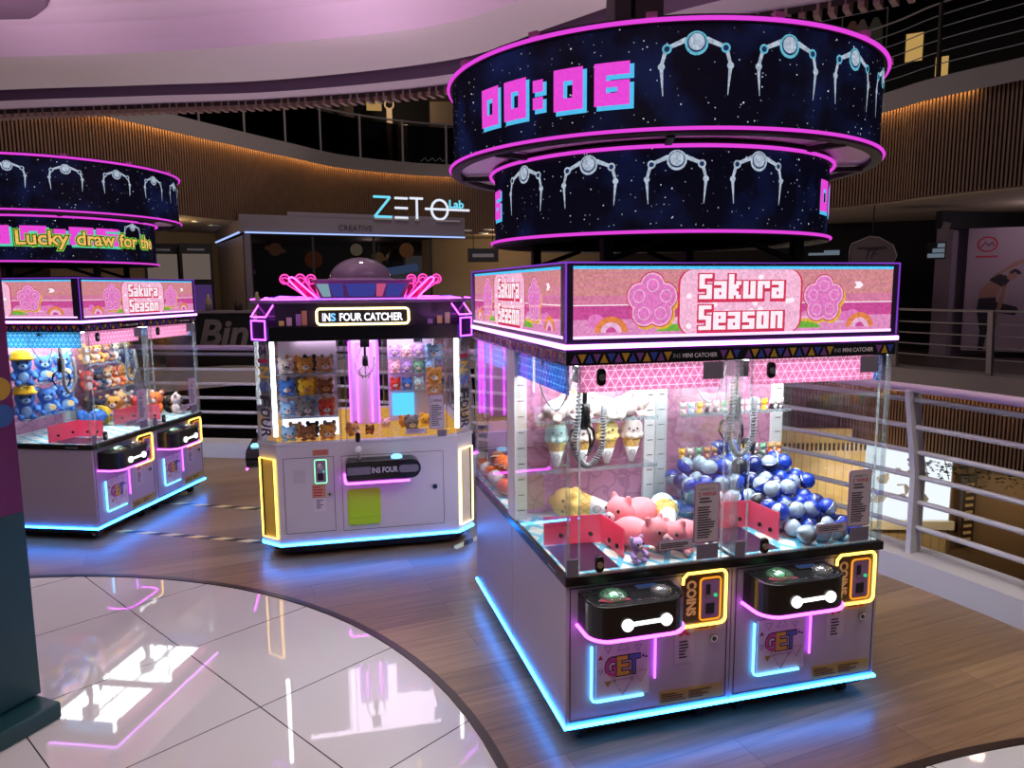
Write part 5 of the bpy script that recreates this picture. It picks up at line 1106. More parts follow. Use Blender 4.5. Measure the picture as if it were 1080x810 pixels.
        b = MB(T); b.prism(rrect(X(.955), .80, X(1.050), 1.025, .006), -h - .0058, -h - .0045, M_mech, 'xz'); b.prism(rrect(X(.960), .805, X(1.045), 1.020, .005), -h - .0066, -h - .0059, M_sticker, 'xz'); b.text('2 WINS', (X(1.0025), -h - .007, .985), .066, .016, M_inkred if False else M_ink, bold=.02); paper(b, X(.967), .82, X(1.038), .96, -h - .0068, 11, 25); b.box((X(.80), -h - .0058, .775), (X(.935), -h - .0045, .808), M_sticker); paper(b, X(.808), .781, X(.928), .802, -h - .0060, 2, 26, M_mech); b.obj('rules_sticker', t)
        # name board with yellow outline, corner neon frames, deck edge light, coloured props in the upper tier
        b = MB(T); b.box((X(.275), -h + .02, 1.482), (X(.842), -h + .032, 1.582), pbr('clear_dark_board', (.05, .04, .05), .15) if 'clear_dark_board' not in MATS else MATS['clear_dark_board']); nb = b.obj('name_board', t)
        b = MB(T); b.tube([(p[0], -h + .016, p[1]) for p in rrect(X(.278), 1.484, X(.840), 1.580, .022)], .0068, M_paleyel, 8, True); b.obj('board_outline_light', nb)
        b = MB(T); mw = MATS.get('lettering_white') or em('lettering_white', (1.5, 1.5, 1.6)); mb_ = MATS.get('lettering_blue') or em('lettering_blue', (.25, .75, 1.4))
        b.text('IN', (X(.335), -h + .018, 1.528), .044, .046, mw, bold=.03); b.text('S', (X(.376), -h + .018, 1.528), .028, .046, mb_, bold=.03); b.text('FOUR CATCHER', (X(.608), -h + .018, 1.528), .385, .046, mw, bold=.03); b.obj('board_lettering', nb)
        b = MB(); b.tube([cz(.018, 1.395, .024), cz(Lc - .018, 1.395, .024), cz(Lc - .018, 1.515, .024), cz(.018, 1.515, .024)], .0048, M_violet, 8, True); b.tube([cz(.022, 1.40, .026), cz(Lc - .022, 1.40, .026), cz(Lc - .022, 1.51, .026), cz(.022, 1.51, .026)], .0020, M_mag, 5, True); cf = b.obj('corner_frame_light', t)
        b = MB(); b.prism([cz(.02, 0, .014)[:2], cz(Lc - .02, 0, .014)[:2], cz(Lc - .02, 0, .022)[:2], cz(.02, 0, .022)[:2]], 1.395, 1.515, pbr('deep_violet_panel', (.06, .015, .13), .3) if 'deep_violet_panel' not in MATS else MATS['deep_violet_panel']); b.obj('frame_panel', cf)
        b = MB(); b.tube([cz(.015, 1.535, .020), cz(Lc - .015, 1.535, .020), cz(Lc - .015, 1.640, -.07), cz(.015, 1.640, -.07)], .0048, M_mag, 8, True); b.obj('slanted_frame_light', t)
        b = MB(T); b.tube([(X(.02), -h - .004, 1.640), (X(.24), -h - .004, 1.640)], .004, M_mag, 6); b.tube([(X(.90), -h - .004, 1.640), (X(1.12), -h - .004, 1.640)], .004, M_mag, 6); b.tube([(X(.24), -h + .05, 1.640), (X(.90), -h + .05, 1.640)], .004, M_violet, 6); b.tube([(X(.03), -h + .015, 1.625), (X(.20), -h + .10, 1.65), (X(.27), -h + .22, 1.645)], .004, M_violet, 6); b.obj('deck_edge_light', t)
        b = MB(T)
        for q, (u, c_) in enumerate(((.055, (.9, .65, .2)), (.10, (.85, .55, .75)), (.155, (.55, .25, .75)), (.19, (.8, .4, .2)), (.96, (.5, .3, .7)), (1.02, (.85, .6, .3)), (1.07, (.9, .75, .6)))):
            m_ = MATS.get('prop_%d' % q) or pbr('prop_%d' % q, c_, .5); b.box((X(u), -h + .004, 1.480), (X(u) + .030, -h + .024, 1.51 + .02 * (q % 4)), m_)
        b.obj('tier_props', t)
        # crane of this side
        b = MB(T); b.box((-.03, -.42, 1.32), (.03, -.36, 1.379), M_black); b.tube([(0, -.39, 1.32), (0, -.39, 1.24)], .009, M_black, 6); b.lathe([(.018, .04), (.020, -.02), (.01, -.03)], (0, -.39, 1.22), M_black, 12); crn = b.obj('crane', t)
        b = MB(T); b.tube(coil([(-.02, -.41, 1.33), (-.06, -.43, 1.22), (-.05, -.43, 1.15), (0.0, -.43, 1.13), (.05, -.43, 1.18), (.06, -.42, 1.26)], .007, 30, 7), .0028, M_silver, 4); b.obj('coiled_cable', crn)
        b = MB(T)
        for q in (90, 210, 330): b.tube([(.014 * math.cos(R(q)), -.39 + .014 * math.sin(R(q)), 1.20), (.05 * math.cos(R(q)), -.39 + .05 * math.sin(R(q)), 1.165), (.02 * math.cos(R(q)), -.39 + .02 * math.sin(R(q)), 1.11)], .004, M_silver, 5)
        b.obj('claw', crn)
    # racks seen from the front
    M_rb = pbr('pale_rack_back', (.70, .60, .74), .5)
    b = MB(); X = lambda u: u - .57
    b.box((X(.02), -h + .28, .747), (X(.385), -h + .29, 1.375), M_rb); lr = b.obj('plush_rack', t)
    b = MB()
    for z in (.905, 1.040, 1.180): b.box((X(.025), -h + .035, z - .004), (X(.385), -h + .28, z), M_glass); b.box((X(.025), -h + .033, z - .005), (X(.385), -h + .036, z + .006), M_acedge)
    b.obj('clear_shelf', lr)
    b = MB(); b.box((X(.03), -h + .26, .747), (X(.385), -h + .279, .86), em('white_blue_glow', (.75, .80, 1.0), 2.2)); b.obj('rack_light', lr)
    b = MB(); b.box((X(.74), -.02, .747), (X(1.08), -.01, 1.375), M_rb); rr = b.obj('plush_rack', t)
    b = MB()
    for z in (.985, 1.105, 1.220): b.box((X(.745), -.14, z - .004), (X(1.08), -.021, z), M_glass); b.box((X(.745), -.142, z - .005), (X(1.08), -.139, z + .006), M_acedge)
    b.obj('clear_shelf', rr)
    b = MB(); b.box((X(.765), -.045, .79), (X(.92), -.021, .95), em('blue_glow_box', (.10, .55, 1.0), 1.5)); b.obj('blue_light_box', rr)
    return t
FC = make_four(); FC.location = (-.476, 2.974, 0); FC.rotation_euler = (0, 0, R(-2.31)); tag(FC, 'white four-player claw machine with purple neon frames, domed cabin and lime window', 'claw machine')
def fw_(u, y, z): q = Vector((u - .57, y - .68, 0)); a = R(-2.31); return Vector((-.476 + q.x * math.cos(a) - q.y * math.sin(a), 2.974 + q.x * math.sin(a) + q.y * math.cos(a), z))

# ---------------------------------------------------------------- plush toys
_PC = {}
def fab(name, c):
    if name not in MATS: pbr(name, c, .85, noise=.06, nscale=40, bump=.15, spec=.2)
    return MATS[name]
def fuse(b, name, mat, voxel, parent=None):
    """one continuous soft surface out of overlapping balls"""
    o = b.obj(name); m = o.modifiers.new('r', 'REMESH'); m.mode = 'VOXEL'; m.voxel_size = voxel; m.use_smooth_shade = True
    s = o.modifiers.new('s', 'SMOOTH'); s.iterations = 4; s.factor = .5
    me = bpy.data.meshes.new_from_object(o.evaluated_get(bpy.context.evaluated_depsgraph_get())); old = o.data
    o.modifiers.clear(); o.data = me; me.name = name; bpy.data.meshes.remove(old); me.materials.clear(); me.materials.append(mat)
    for p in me.polygons: p.use_smooth = True; p.material_index = 0
    if parent: o.parent = parent
    return o
F_eye = pbr('toy_eye', (.008, .008, .010), .15)
def make_bear(body, belly, hat=None, food=None, ears='round'):
    t = empty('plush_bear'); b = MB(); m = None
    b.sph((0, .005, .055), (.048, .042, .055), body); b.sph((0, -.002, .142), (.060, .052, .052), body)
    for s in (-1, 1):
        if ears == 'round': b.sph((s * .052, .006, .188), (.024, .012, .024), body, 12, 8)
        b.sph((s * .035, -.050, .020), (.021, .036, .020), body, 12, 8); b.tube([(s * .040, -.005, .090), (s * .062, -.030, .070), (s * .060, -.055, .058)], [.018, .017, .018], body, 8); b.sph((s * .060, -.057, .057), .018, body, 10, 6)
    o = fuse(b, 'body', body, .0065, t)
    b = MB(); b.sph((0, -.032, .052), (.032, .012, .038), belly, 14, 8); b.obj('belly_patch', t)
    b = MB(); b.sph((0, -.048, .126), (.026, .016, .018), belly, 14, 8); mz = b.obj('muzzle', t)
    b = MB(); b.sph((0, -.064, .134), (.009, .006, .006), F_eye, 10, 6); b.obj('nose', mz)
    for s in (-1, 1): b = MB(); b.sph((s * .026, -.047, .152), (.008, .006, .010), F_eye, 10, 6); b.obj('eye', t)
    for s in (-1, 1): b = MB(); b.sph((s * .052, -.004, .188), (.015, .006, .015), belly, 10, 6); b.obj('inner_ear', t)
    if hat:
        b = MB(); b.lathe([(.072, .172), (.076, .178), (.060, .186), (.054, .215), (.030, .232), (.001, .236)], (0, .0, 0), hat, 20); b.obj('hat', t)
    if food: b = MB(); b.cyl((.022, -.088, .062), .022, .014, food, 16, 'y'); b.obj('biscuit', t)
    return t
def make_icecream(scoop, name='ice_cream_plush'):
    t = empty(name); wf = lined('waffle_cloth', lin(222, 186, 110), lin(190, 145, 75), [(s60, 0, c60), (s60, 0, -c60)], .018, .003, .8) if 'waffle_cloth' not in MATS else MATS['waffle_cloth']
    b = MB(); b.lathe([(.004, .0), (.010, .003), (.030, .070), (.044, .118), (.040, .124), (.001, .124)], (0, 0, 0), wf, 24); b.obj('cone', t)
    b = MB(); b.lathe([(.0115, .004), (.033, .075), (.031, .075), (.0105, .004)], (0, -.0005, 0), M_white, 24); w = b.obj('paper_wrap', t)
    b = MB(); b.tube([(.012 * math.cos(R(a)), -.029 - .004 * math.sin(R(a)), .052 + .012 * math.sin(R(a))) for a in range(0, 360, 24)], .0016, M_grey, 4, True); b.obj('round_print', w)
    b = MB(); b.sph((0, 0, .158), (.050, .048, .046), scoop)
    for k in range(9): a = 2 * PI * k / 9; b.sph((.044 * math.cos(a), .044 * math.sin(a), .128 - .004 * (k % 2)), .014, scoop, 10, 6)
    b.sph((0, 0, .205), (.016, .016, .012), scoop, 10, 6); fuse(b, 'scoop', scoop, .0055, t)
    for s in (-1, 1): b = MB(); b.sph((s * .018, -.046, .160), .0048, F_eye, 8, 6); b.obj('eye', t)
    b = MB(); b.sph((0, -.0495, .152), (.006, .003, .003), F_eye, 8, 6); b.obj('mouth', t)
    b = MB(); b.lathe([(.045, .112), (.048, .118), (.045, .124)], (0, 0, 0), fab('lemon_cloth', lin(240, 215, 120)), 24); b.obj('cone_rim', t)
    return t
def make_pig(body, light, horn=False):
    """lying four-legged soft toy, nose towards -y"""
    t = empty('plush_pig' if not horn else 'plush_unicorn'); b = MB()
    b.sph((0, .045, .058), (.062, .080, .056), body); b.sph((0, -.060, .082), (.056, .050, .052), body)
    for s in (-1, 1):
        b.sph((s * .036, -.052, .128), (.016, .010, .022), body, 10, 6)
        for y in (-.035, .095): b.sph((s * .055, y, .020), (.022, .030, .020), body, 10, 6)
    fuse(b, 'body', body, .0065, t)
    b = MB(); b.sph((0, -.106, .072), (.022, .014, .016), light, 12, 8); sn = b.obj('snout', t)
    for s in (-1, 1): b = MB(); b.sph((s * .008, -.119, .073), (.0035, .003, .005), F_eye, 8, 6); b.obj('nostril', sn); b = MB(); b.sph((s * .030, -.098, .094), (.0065, .005, .0075), F_eye, 10, 6); b.obj('eye', t); b = MB(); b.sph((s * .060, -.058, .014), (.016, .014, .014), light, 10, 6); b.obj('foot', t)
    if horn:
        b = MB(); b.lathe([(.010, 0), (.0005, .045)], (0, -.072, .130), fab('gold_cloth', lin(240, 200, 100)), 12); b.obj('horn', t)
        b = MB(); [b.sph((0, -.035 + .022 * k, .135 - .010 * k), .018, light, 10, 6) for k in range(4)]; b.obj('mane', t)
    else: b = MB(); b.tube([(.012 * math.cos(a), .125 + .004 * a / 6, .065 + .010 * math.sin(a)) for a in [.6 * k for k in range(12)]], .004, light, 5); b.obj('tail', t)
    return t
def stand(o, p, rz=0, s=1.0, rot=None):
    o.location = p; o.rotation_euler = rot or (0, 0, rz); o.scale = (s, s, s); return o
FB = fab
pale = FB('cream_cloth', lin(222, 206, 202)); pinkc = FB('pink_cloth', lin(238, 140, 150)); palepink = FB('pale_pink_cloth', lin(250, 195, 205)); bluec = FB('blue_cloth', lin(70, 120, 200)); lblue = FB('light_blue_cloth', lin(150, 195, 235)); yelc = FB('yellow_cloth', lin(245, 195, 50))
brownc = FB('brown_cloth', lin(140, 85, 50)); tanc = FB('tan_cloth', lin(205, 150, 95)); navyc = FB('navy_cloth', lin(50, 62, 90)); greyc = FB('grey_cloth', lin(130, 130, 130)); orangec = FB('orange_cloth', lin(230, 110, 50)); redc = FB('red_cloth', lin(205, 70, 55)); greenc = FB('green_cloth', lin(120, 180, 140)); lilac = FB('lilac_cloth', lin(195, 160, 225)); mint = FB('mint_cloth', lin(190, 230, 225)); lemon = FB('lemon_scoop_cloth', lin(245, 228, 150)); goldc = FB('dark_gold_cloth', lin(215, 150, 60)); blackc = FB('black_cloth', lin(40, 38, 40))

# right island, left machine: ice creams, unicorns, pink toys
SH1, SH2 = .920, 1.130
for k, (x, c_, lab) in enumerate([(.175, mint, 'light blue scoop ice-cream plush at the left end of the lower shelf'), (.295, pale, 'cream scoop ice-cream plush behind the coiled cable on the shelf'), (.412, lemon, 'pale yellow scoop ice-cream plush third along the lower shelf'), (.530, pale, 'white scoop ice-cream plush at the right end of the lower shelf')]):
    o = make_icecream(c_); stand(o, (x, .615, SH1 + .001), 0, 1.0); o.rotation_euler = (0.0, 0, -.25); tag(o, lab, 'soft toy', 'ice-cream plush toys on the shelf')
U = make_pig(pale, palepink, True)
for k, (x, rz, lab) in enumerate([(.20, 2.0, 'white and pink unicorn plush lying at the left of the upper shelf'), (.345, -1.9, 'white and pink unicorn plush lying in the middle of the upper shelf'), (.515, 1.75, 'white and pink unicorn plush lying at the right of the upper shelf')]):
    o = U if k == 0 else copy_tree(U); stand(o, (x, .600, SH2 + .001), rz, .84); tag(o, lab, 'soft toy', 'unicorn plush toys on the upper shelf')
o = make_icecream(FB('honey_cloth', lin(228, 190, 110))); stand(o, (.195, .545, .725), 0, 1.35, rot=(R(12), R(86), R(-16))); o.location = (.40, .50, .748); o.rotation_euler = (0, R(-86), R(-28)); tag(o, 'large yellow waffle ice-cream plush lying behind the red chute guard', 'soft toy')
PG = make_pig(pinkc, palepink)
stand(PG, (.375, .170, .682), .5, 1.05); tag(PG, 'pink pig plush lying beside the red chute guard behind the door glass', 'soft toy', 'pink plush toys on the deck')
o = copy_tree(PG); stand(o, (.435, .400, .682), -1.2, 1.15); tag(o, 'large pink pig plush lying on its side at the back of the deck', 'soft toy', 'pink plush toys on the deck')
o = copy_tree(PG); stand(o, (.515, .130, .682), -.9, .95); tag(o, 'pink pig plush facing left behind the small notice sticker', 'soft toy', 'pink plush toys on the deck')
o = make_icecream(mint); stand(o, (.60, .30, .745), 0, 1.15); o.rotation_euler = (0, R(82), R(76)); o.location = (.555, .265, .736); tag(o, 'mint scoop ice-cream plush lying between the pink toys', 'soft toy')
o = make_bear(lilac, pale); stand(o, (.300, .060, .682), .3, .48); tag(o, 'tiny lilac bear plush squeezed beside the chute guard', 'soft toy')

# right island, right machine: heap of capsules
M_bcap = pbr('blue_capsule', lin(24, 66, 190), .18, coat=.5, noise=.45, nscale=48); M_bdk = pbr('dark_blue_capsule', lin(14, 34, 110), .2, coat=.5); M_wcap = pbr('pearl_capsule', (.40, .50, .62), .2, coat=.4, noise=.6, nscale=48); M_bmark = pbr('black_capsule_print', (.02, .02, .03), .3)
def make_ball(m1, m2, mark):
    r = .0365; b = MB(); b.sph((0, 0, 0), r, m1, 18, 6, v0=0, v1=.5); b.sph((0, 0, 0), r, m2, 18, 6, v0=.5, v1=1.0); b.lathe([(r + .0004, -.0022), (r + .0012, 0), (r + .0004, .0022)], (0, 0, 0), M_silver, 18)
    for k in range(mark):
        a = 2.1 * k + .4; T = Matrix.Rotation(a, 3, 'Z') @ Matrix.Rotation(.55 + .25 * (k % 2), 3, 'X'); P = [T @ (Vector((.013 * math.cos(q), .011 * math.sin(q), math.sqrt(r * r - .000169) + .0006))) for q in [R(60 * j) for j in range(6)]]; b.poly(P, M_bmark if k % 2 else m2)
    return b
BP = [make_ball(M_bcap, M_wcap, 2), make_ball(M_bcap, M_bdk, 3), make_ball(M_wcap, M_bcap, 4), make_ball(M_wcap, M_bmark, 5)]
BO = []
rnd = random.Random(11); n_ = 0; sp = .0765
BLAB = ['blue and white capsule', 'two-tone blue capsule', 'pearl and blue capsule', 'pearl and black capsule']
for lay in range(5):
    z = .6805 + .0378 + lay * .0615
    for i in range(10):
        for j in range(10):
            x = .052 + i * sp + (sp / 2 if lay % 2 else 0); y = .055 + j * sp + (sp / 2 if lay % 2 else 0)
            if x > W1 - .050 or y > D1 - .105: continue
            if x < .318 and y < .375: continue
            hmax = .070 + .245 * min(1, max(0, y - .05) / .52) * (1.0 - .25 * abs(x - .36) / .3)
            if z + .0378 - .68 > hmax + .03: continue
            k = rnd.choices([0, 1, 2, 3], [5, 4, 3, 3])[0]
            if len(BO) < 4 and all(q is None or q[0] != k for q in BO): o = BP[k].obj('toy_capsule'); BO.append((k, o))
            else:
                src = [q for q in BO if q[0] == k]
                if not src: o = BP[k].obj('toy_capsule'); BO.append((k, o))
                else: o = src[0][1].copy(); COL.objects.link(o)
            o.location = (W1 + x + rnd.uniform(-.0008, .0008), y + rnd.uniform(-.0008, .0008), z); o.rotation_euler = (rnd.uniform(0, 6), rnd.uniform(0, 6), rnd.uniform(0, 6))
            tag(o, BLAB[k] + ' ball in the heap inside the right-hand catcher', 'toy capsule', BLAB[k] + ' balls heaped in the right-hand catcher'); n_ += 1
b = MB(); T = Matrix.Rotation(R(-80), 3, 'Y'); b.lathe([(.040, 0), (.034, .02), (.012, .055), (.001, .060)], (0, 0, 0), M_wcap, 20); b.lathe([(.001, -.030), (.026, -.024), (.040, 0)], (0, 0, 0), M_bdk, 20); o = b.obj('toy_spaceship', None, loc=(W1 + .395, .085, .723)); o.rotation_euler = (0, R(-70), .2)
o.location = (W1 + .355, .040, .722); tag(o, 'white pointed capsule toy lying in front of the ball heap', 'toy')

# tiny figures on the shelves of the right machine
def make_figure(body, head):
    b = MB(); b.lathe([(.012, 0), (.013, .004), (.010, .018), (.006, .022)], (0, 0, 0), body, 12); b.sph((0, 0, .032), (.014, .013, .012), head, 12, 8); [b.sph((s * .010, 0, .043), .005, head, 8, 6) for s in (-1, 1)]; [b.sph((s * .005, -.0125, .033), .002, F_eye, 6, 4) for s in (-1, 1)]; b.sph((0, -.010, .012), (.006, .004, .007), pale, 8, 6); return b
fcols = [('yellow', yelc, yelc), ('light blue', lblue, mint), ('white', pale, pale), ('orange', orangec, tanc), ('green', greenc, greenc), ('black', blackc, pale)]
fp = {}
rnd = random.Random(4)
for si, z in enumerate((SH1, SH2)):
    n = 13
    for k in range(n):
        nm, c1_, c2_ = fcols[(k * 5 + si * 2 + k // 4) % 6]
        if nm in fp: o = fp[nm].copy(); COL.objects.link(o)
        else: o = make_figure(c1_, c2_).obj('toy_figure'); fp[nm] = o
        o.location = (W1 + .085 + k * .042, .575, z + .0008); o.rotation_euler = (0, 0, rnd.uniform(-.5, .5)); o.scale = (1.15,) * 3
        tag(o, 'tiny %s toy figure, %s on the %s capsule machine shelf' % (nm, ['first from the left', 'second from the left', 'third from the left', 'fourth from the left', 'fifth from the left', 'sixth from the left', 'middle one', 'sixth from the right', 'fifth from the right', 'fourth from the right', 'third from the right', 'second from the right', 'last at the right'][k], ['lower', 'upper'][si]), 'toy figure', 'tiny toy figures on the shelves of the capsule machine')
# pile of mixed small balls in the machine behind
mix = [('red', redc), ('white', pale), ('orange', orangec), ('blue', bluec), ('cream', tanc), ('brown', brownc)]; mp = {}
rnd = random.Random(7)
for k in range(30):
    lay = k // 18; i, j = (k % 18) % 3, (k % 18) // 3; nm, c_ = mix[rnd.randrange(6)]
    if nm in mp: o = mp[nm].copy(); COL.objects.link(o)
    else: b = MB(); b.sph((0, 0, 0), (.044, .044, .041), c_, 14, 10); b.lathe([(.0443, -.004), (.0448, 0), (.0443, .004)], (0, 0, 0), pale, 14); o = b.obj('plush_ball'); mp[nm] = o
    o.location = (.060 + .0 + i * .092 + (.046 if lay else 0), 1.445 - .36 - .0 + j * .0 + (j - 3) * .092 + .25 + (.046 if lay else 0), .724 + lay * .067); o.rotation_euler = (rnd.uniform(-.6, .6), rnd.uniform(-.6, .6), 0)
    if o.location.y > 1.39: o.location.y -= .0
    tag(o, 'small %s plush ball in the pile behind the rear left glass' % nm, 'soft toy', 'small %s plush balls piled in the rear machine' % nm)

# left island, near machine: blue bears, some with yellow hats
BB = make_bear(bluec, lblue, None, FB('biscuit_cloth', lin(235, 210, 150))); BH = make_bear(bluec, lblue, yelc)
pos = ['left end', 'middle', 'right end']
for si, z in enumerate((SH1 - .10, SH2 - .075)):
    for k, x in enumerate((.135, .335, .515)):
        o = copy_tree(BH if k == 0 else BB); stand(o, lw(x, .575, z + .001), LA - .75, .98 if k else 1.05)
        tag(o, 'blue plush bear %s at the %s of the %s shelf, left island' % ('with yellow hat' if k == 0 else 'holding a biscuit', pos[k], ['lower', 'upper'][si]), 'soft toy', 'blue plush bears on the shelves of the left island')
for q in list(BB.children_recursive) + [BB]: bpy.data.objects.remove(q)
stand(BH, lw(.53, .47, .73), 0, 1.0); BH.rotation_euler = (R(-80), 0, LA - 1.9); tag(BH, 'blue plush bear with yellow hat fallen behind the pink chute guard', 'soft toy')
# left island, far machine: brown, grey and orange bears
pr = {}
def small_bear(nm, c1_, c2_):
    if nm not in pr: pr[nm] = make_bear(c1_, c2_); return pr[nm]
    return copy_tree(pr[nm])
KND = {'tan': (tanc, pale), 'navy': (navyc, greyc), 'brown': (brownc, tanc), 'orange': (orangec, pale), 'grey': (greyc, pale), 'gold': (goldc, pale), 'white': (pale, greyc), 'red': (redc, pale), 'black': (blackc, tanc)}
ordn = ['first', 'second', 'third', 'fourth', 'fifth']
for si, (z, row) in enumerate(((SH2, ('tan', 'gold', 'brown', 'grey', 'navy')), (SH1, ('red', 'navy', 'tan', 'orange', 'gold')))):
    for k, nm in enumerate(row):
        o = small_bear(nm, *KND[nm]); stand(o, lw(W1 + .115 + k * .112, .60, z + .001), LA - .5, .86)
        tag(o, '%s plush bear, %s from the left on the %s shelf of the far left machine' % (nm, ordn[k], ['upper', 'lower'][si]), 'soft toy', 'plush bears on the shelves of the far left machine')
for k, (nm, x, y, s) in enumerate([('black', .10, .55, 1.0), ('navy', .22, .60, .9), ('gold', .20, .44, 1.0), ('tan', .37, .52, 1.05), ('grey', .50, .56, .95), ('orange', .46, .26, 1.0), ('white', .58, .38, .95), ('red', .36, .36, .9), ('white', .55, .14, .85), ('black', .60, .24, .7)]):
    o = small_bear(nm, *KND[nm]); stand(o, lw(W1 + x, y, .682), LA + (-.6, .5, -1.3, .2, -.9, -1.6, .9, -.3, .4, -.2)[k], s)
    tag(o, '%s plush bear on the far left machine deck, %s' % (nm, ['at the back left', 'at the back', 'beside the chute guard', 'in the middle of the back', 'at the back right', 'near the right glass', 'in the right corner', 'behind the guard', 'nearest the front right glass', 'against the right side glass'][k]), 'soft toy', 'plush bears on the deck of the far left machine')

# four-player catcher: round-headed toys on both racks and on the golden deck
def make_headtoy(c1_, c2_):
    b = MB(); b.sph((0, 0, .036), (.040, .036, .034), c1_, 14, 10); [b.sph((s * .026, 0, .066), .013, c1_, 10, 6) for s in (-1, 1)]; b.sph((0, -.026, .028), (.020, .014, .014), c2_, 10, 6); [b.sph((s * .016, -.033, .042), .004, F_eye, 6, 4) for s in (-1, 1)]; b.sph((0, -.040, .032), .004, F_eye, 6, 4); [b.sph((s * .022, -.016, .006), (.014, .016, .008), c1_, 8, 6) for s in (-1, 1)]; return b
hp = {}
def headtoy(nm, c1_, c2_):
    if nm in hp: o = hp[nm].copy(); COL.objects.link(o)
    else: o = make_headtoy(c1_, c2_).obj('plush_head_toy'); hp[nm] = o
    return o
KND.update({'blue': (lblue, pale), 'dark blue': (bluec, pale), 'pink': (palepink, pale), 'lilac': (lilac, pale), 'green': (greenc, pale), 'mint': (mint, pale), 'yellow': (yelc, tanc)})
rows = [(1.180, ('white', 'gold', 'tan')), (1.040, ('dark blue', 'yellow', 'brown')), (.905, ('blue', 'grey', 'red')), (.746, ('blue', 'brown', 'gold'))]
rn_ = ['top', 'second', 'third', 'bottom']
for si, (z, row) in enumerate(rows):
    for k, nm in enumerate(row):
        o = headtoy(nm, *KND[nm]); o.location = fw_(.075 + k * .118, .115, z + .001); o.rotation_euler = (0, 0, R(-2.3) + .15); o.scale = (1.28,) * 3
        tag(o, '%s round plush toy, %s in the front of the %s row, left rack' % (nm, ['left', 'middle', 'right'][k], rn_[si]), 'soft toy', 'round plush toys on the left rack of the four-player catcher')
    for k, nm in enumerate(row[::-1]):
        nm = ['tan', 'black', 'grey', 'gold', 'white', 'blue'][(si * 2 + k) % 6]
        o = headtoy(nm, *KND[nm]); o.location = fw_(.11 + k * .108, .215, z + .001); o.rotation_euler = (0, 0, R(-2.3) - .1); o.scale = (1.1, 1.1, 1.35)
        tag(o, '%s plush toy, %s at the back of the %s row, left rack' % (nm, ['left', 'middle', 'right'][k], rn_[si]), 'soft toy', 'round plush toys on the left rack of the four-player catcher')
rows = [(1.220, ('lilac', 'pink', 'lilac', 'blue')), (1.105, ('pink', 'lilac', 'green', 'blue')), (.985, ('red', 'dark blue', 'mint', 'lilac'))]
for si, (z, row) in enumerate(rows):
    for k, nm in enumerate(row):
        o = headtoy(nm, *KND[nm]); o.location = fw_(.785 + k * .084, .585, z + .001); o.rotation_euler = (0, 0, R(-2.3)); o.scale = (.98, .98, 1.15)
        tag(o, '%s pastel plush toy, %s in the %s row of the right rack' % (nm, ordn[k], ['top', 'middle', 'bottom'][si]), 'soft toy', 'pastel plush toys on the right rack of the four-player catcher')
for nm, u, y, s, rz, lab in [('tan', .470, .20, 1.2, .6, 'tan plush toy lying on the golden deck at the left of the door'), ('brown', .585, .22, .8, -.4, 'small brown plush toy on the golden deck before the pillar'), ('pink', .70, .42, .9, .2, 'pink plush toy on the golden deck right of the pillar'), ('grey', .865, .30, 1.3, .1, 'grey plush toy on the golden deck before the blue glowing box'), ('gold', .83, .42, 1.1, .3, 'golden plush toy beside the blue glowing box'), ('yellow', .985, .42, 1.2, -.3, 'yellow plush toy behind the rules sticker')]:
    o = headtoy(nm, *KND[nm]); o.location = fw_(u, y, .746); o.rotation_euler = (0, 0, rz); o.scale = (s,) * 3; tag(o, lab, 'soft toy')
for k, (nm, z) in enumerate((('blue', 1.235), ('gold', 1.075), ('tan', .985))):
    o = headtoy(nm, *KND[nm]); o.location = fw_(1.02, .19 + .03 * k, z); o.scale = (1.35,) * 3; o.rotation_euler = (0, 0, -.2); tag(o, '%s plush toy hanging %s at the right front corner of the four-player catcher' % (nm, ['highest', 'in the middle', 'lowest'][k]), 'soft toy', 'plush toys hanging at the right corner')
    b = MB(); b.tube([(0, 0, .07), (0, 0, (1.378 - z) / 1.35)], .002, M_white, 4); b.obj('hanging_cord', o)

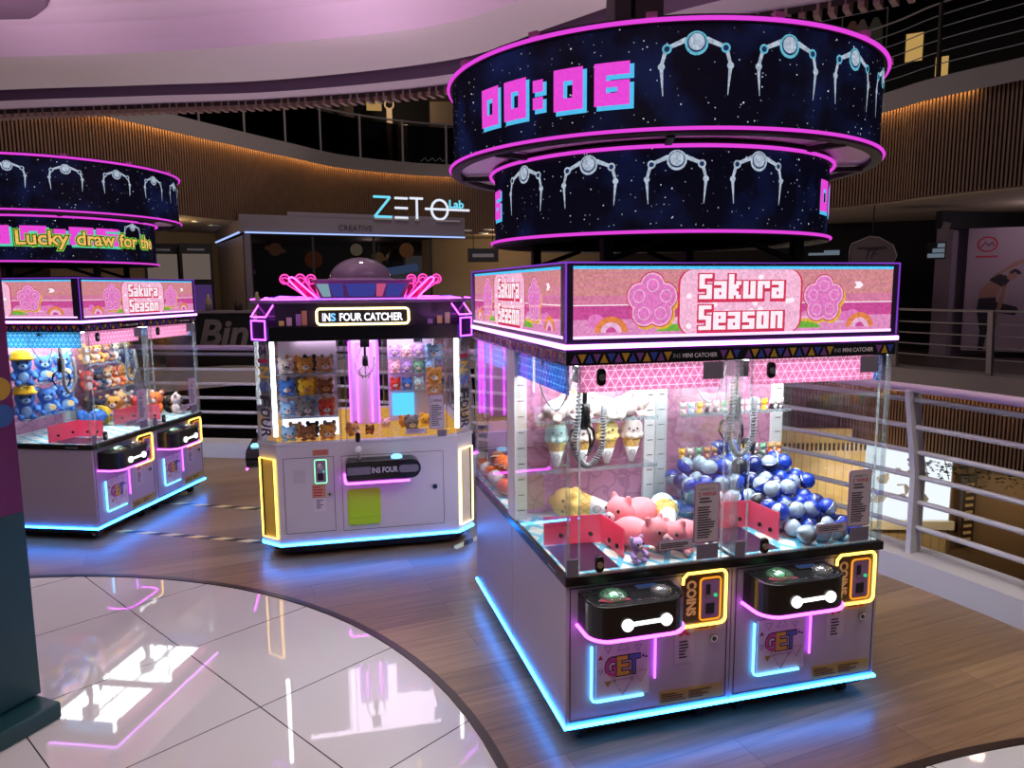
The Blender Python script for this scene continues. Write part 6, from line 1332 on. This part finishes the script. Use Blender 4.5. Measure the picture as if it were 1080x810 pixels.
# ---------------------------------------------------------------- floor tapes and the dark teal stand
def tape_mat():
    m, nt, out = newmat('hazard_tape'); bb = nd(nt, 'ShaderNodeBsdfPrincipled'); nt.links.new(bb.outputs[0], out.inputs[0]); bb.inputs['Roughness'].default_value = .45
    tc = nd(nt, 'ShaderNodeTexCoord'); sep = nd(nt, 'ShaderNodeSeparateXYZ'); nt.links.new(tc.outputs['Object'], sep.inputs[0])
    fr = math_n(nt, 'FRACT', math_n(nt, 'DIVIDE', math_n(nt, 'ADD', math_n(nt, 'ADD', sep.outputs[0], math_n(nt, 'MULTIPLY', sep.outputs[1], -1.2)), 10.0), .20)); g = math_n(nt, 'GREATER_THAN', fr, .5)
    mx = nd(nt, 'ShaderNodeMix', data_type='RGBA'); nt.links.new(g, mx.inputs[0]); mx.inputs[6].default_value = (.72, .56, .22, 1); mx.inputs[7].default_value = (.02, .02, .02, 1); nt.links.new(mx.outputs[2], bb.inputs['Base Color'])
tape_mat()
for p, q, lab in (((-2.30, 4.10), (-1.10, 3.44), 'black and yellow hazard tape on the floor, the farther strip'), ((-2.22, 3.28), (-1.02, 2.63), 'black and yellow hazard tape on the floor, the nearer strip'), ((.02, 2.24), (.50, 2.62), 'short black and yellow tape under the right corner of the four-player catcher')):
    d = Vector(q) - Vector(p); b = MB(); b.box((0, -.028, .0004), (d.length, .028, .0016), MATS['hazard_tape']); o = b.obj('hazard_tape', None, loc=(p[0], p[1], 0)); o.rotation_euler = (0, 0, math.atan2(d.y, d.x)); tag(o, lab, 'floor tape', 'hazard tapes on the wooden floor')
M_teal = pbr('dark_teal_paint', (.006, .045, .052), .45); M_magp = pbr('magenta_print', (.12, .006, .085), .5)
t = empty('display_stand', (-1.95, .84, 0), math.atan2(-.79, -.61)); tag(t, 'tall dark teal display stand with magenta upper part at the left edge', 'display stand')
# local x runs along the face towards the camera, local -y ... +y is the facing direction
b = MB(); b.box((0, -.14, .085), (1.0, 0, .845), M_teal); b.obj('lower_panel', t, .004)
b = MB(); b.box((0, -.14, .845), (1.0, 0, 2.05), M_magp); up_ = b.obj('upper_panel', t, .004)
b = MB(); b.box((-.0, -.16, .005), (1.02, .115, .075), M_teal); b.obj('foot', t, .01)
for x, z, m_ in ((.052, 1.335, pbr('stand_yellow_dot', (.45, .28, .02), .5)), (.050, 1.232, pbr('stand_blue_dot', (.02, .10, .28), .5))):
    b = MB(); b.cyl((x, .0005, z), .044, .002, m_, 24, 'y'); b.obj('round_print', up_)
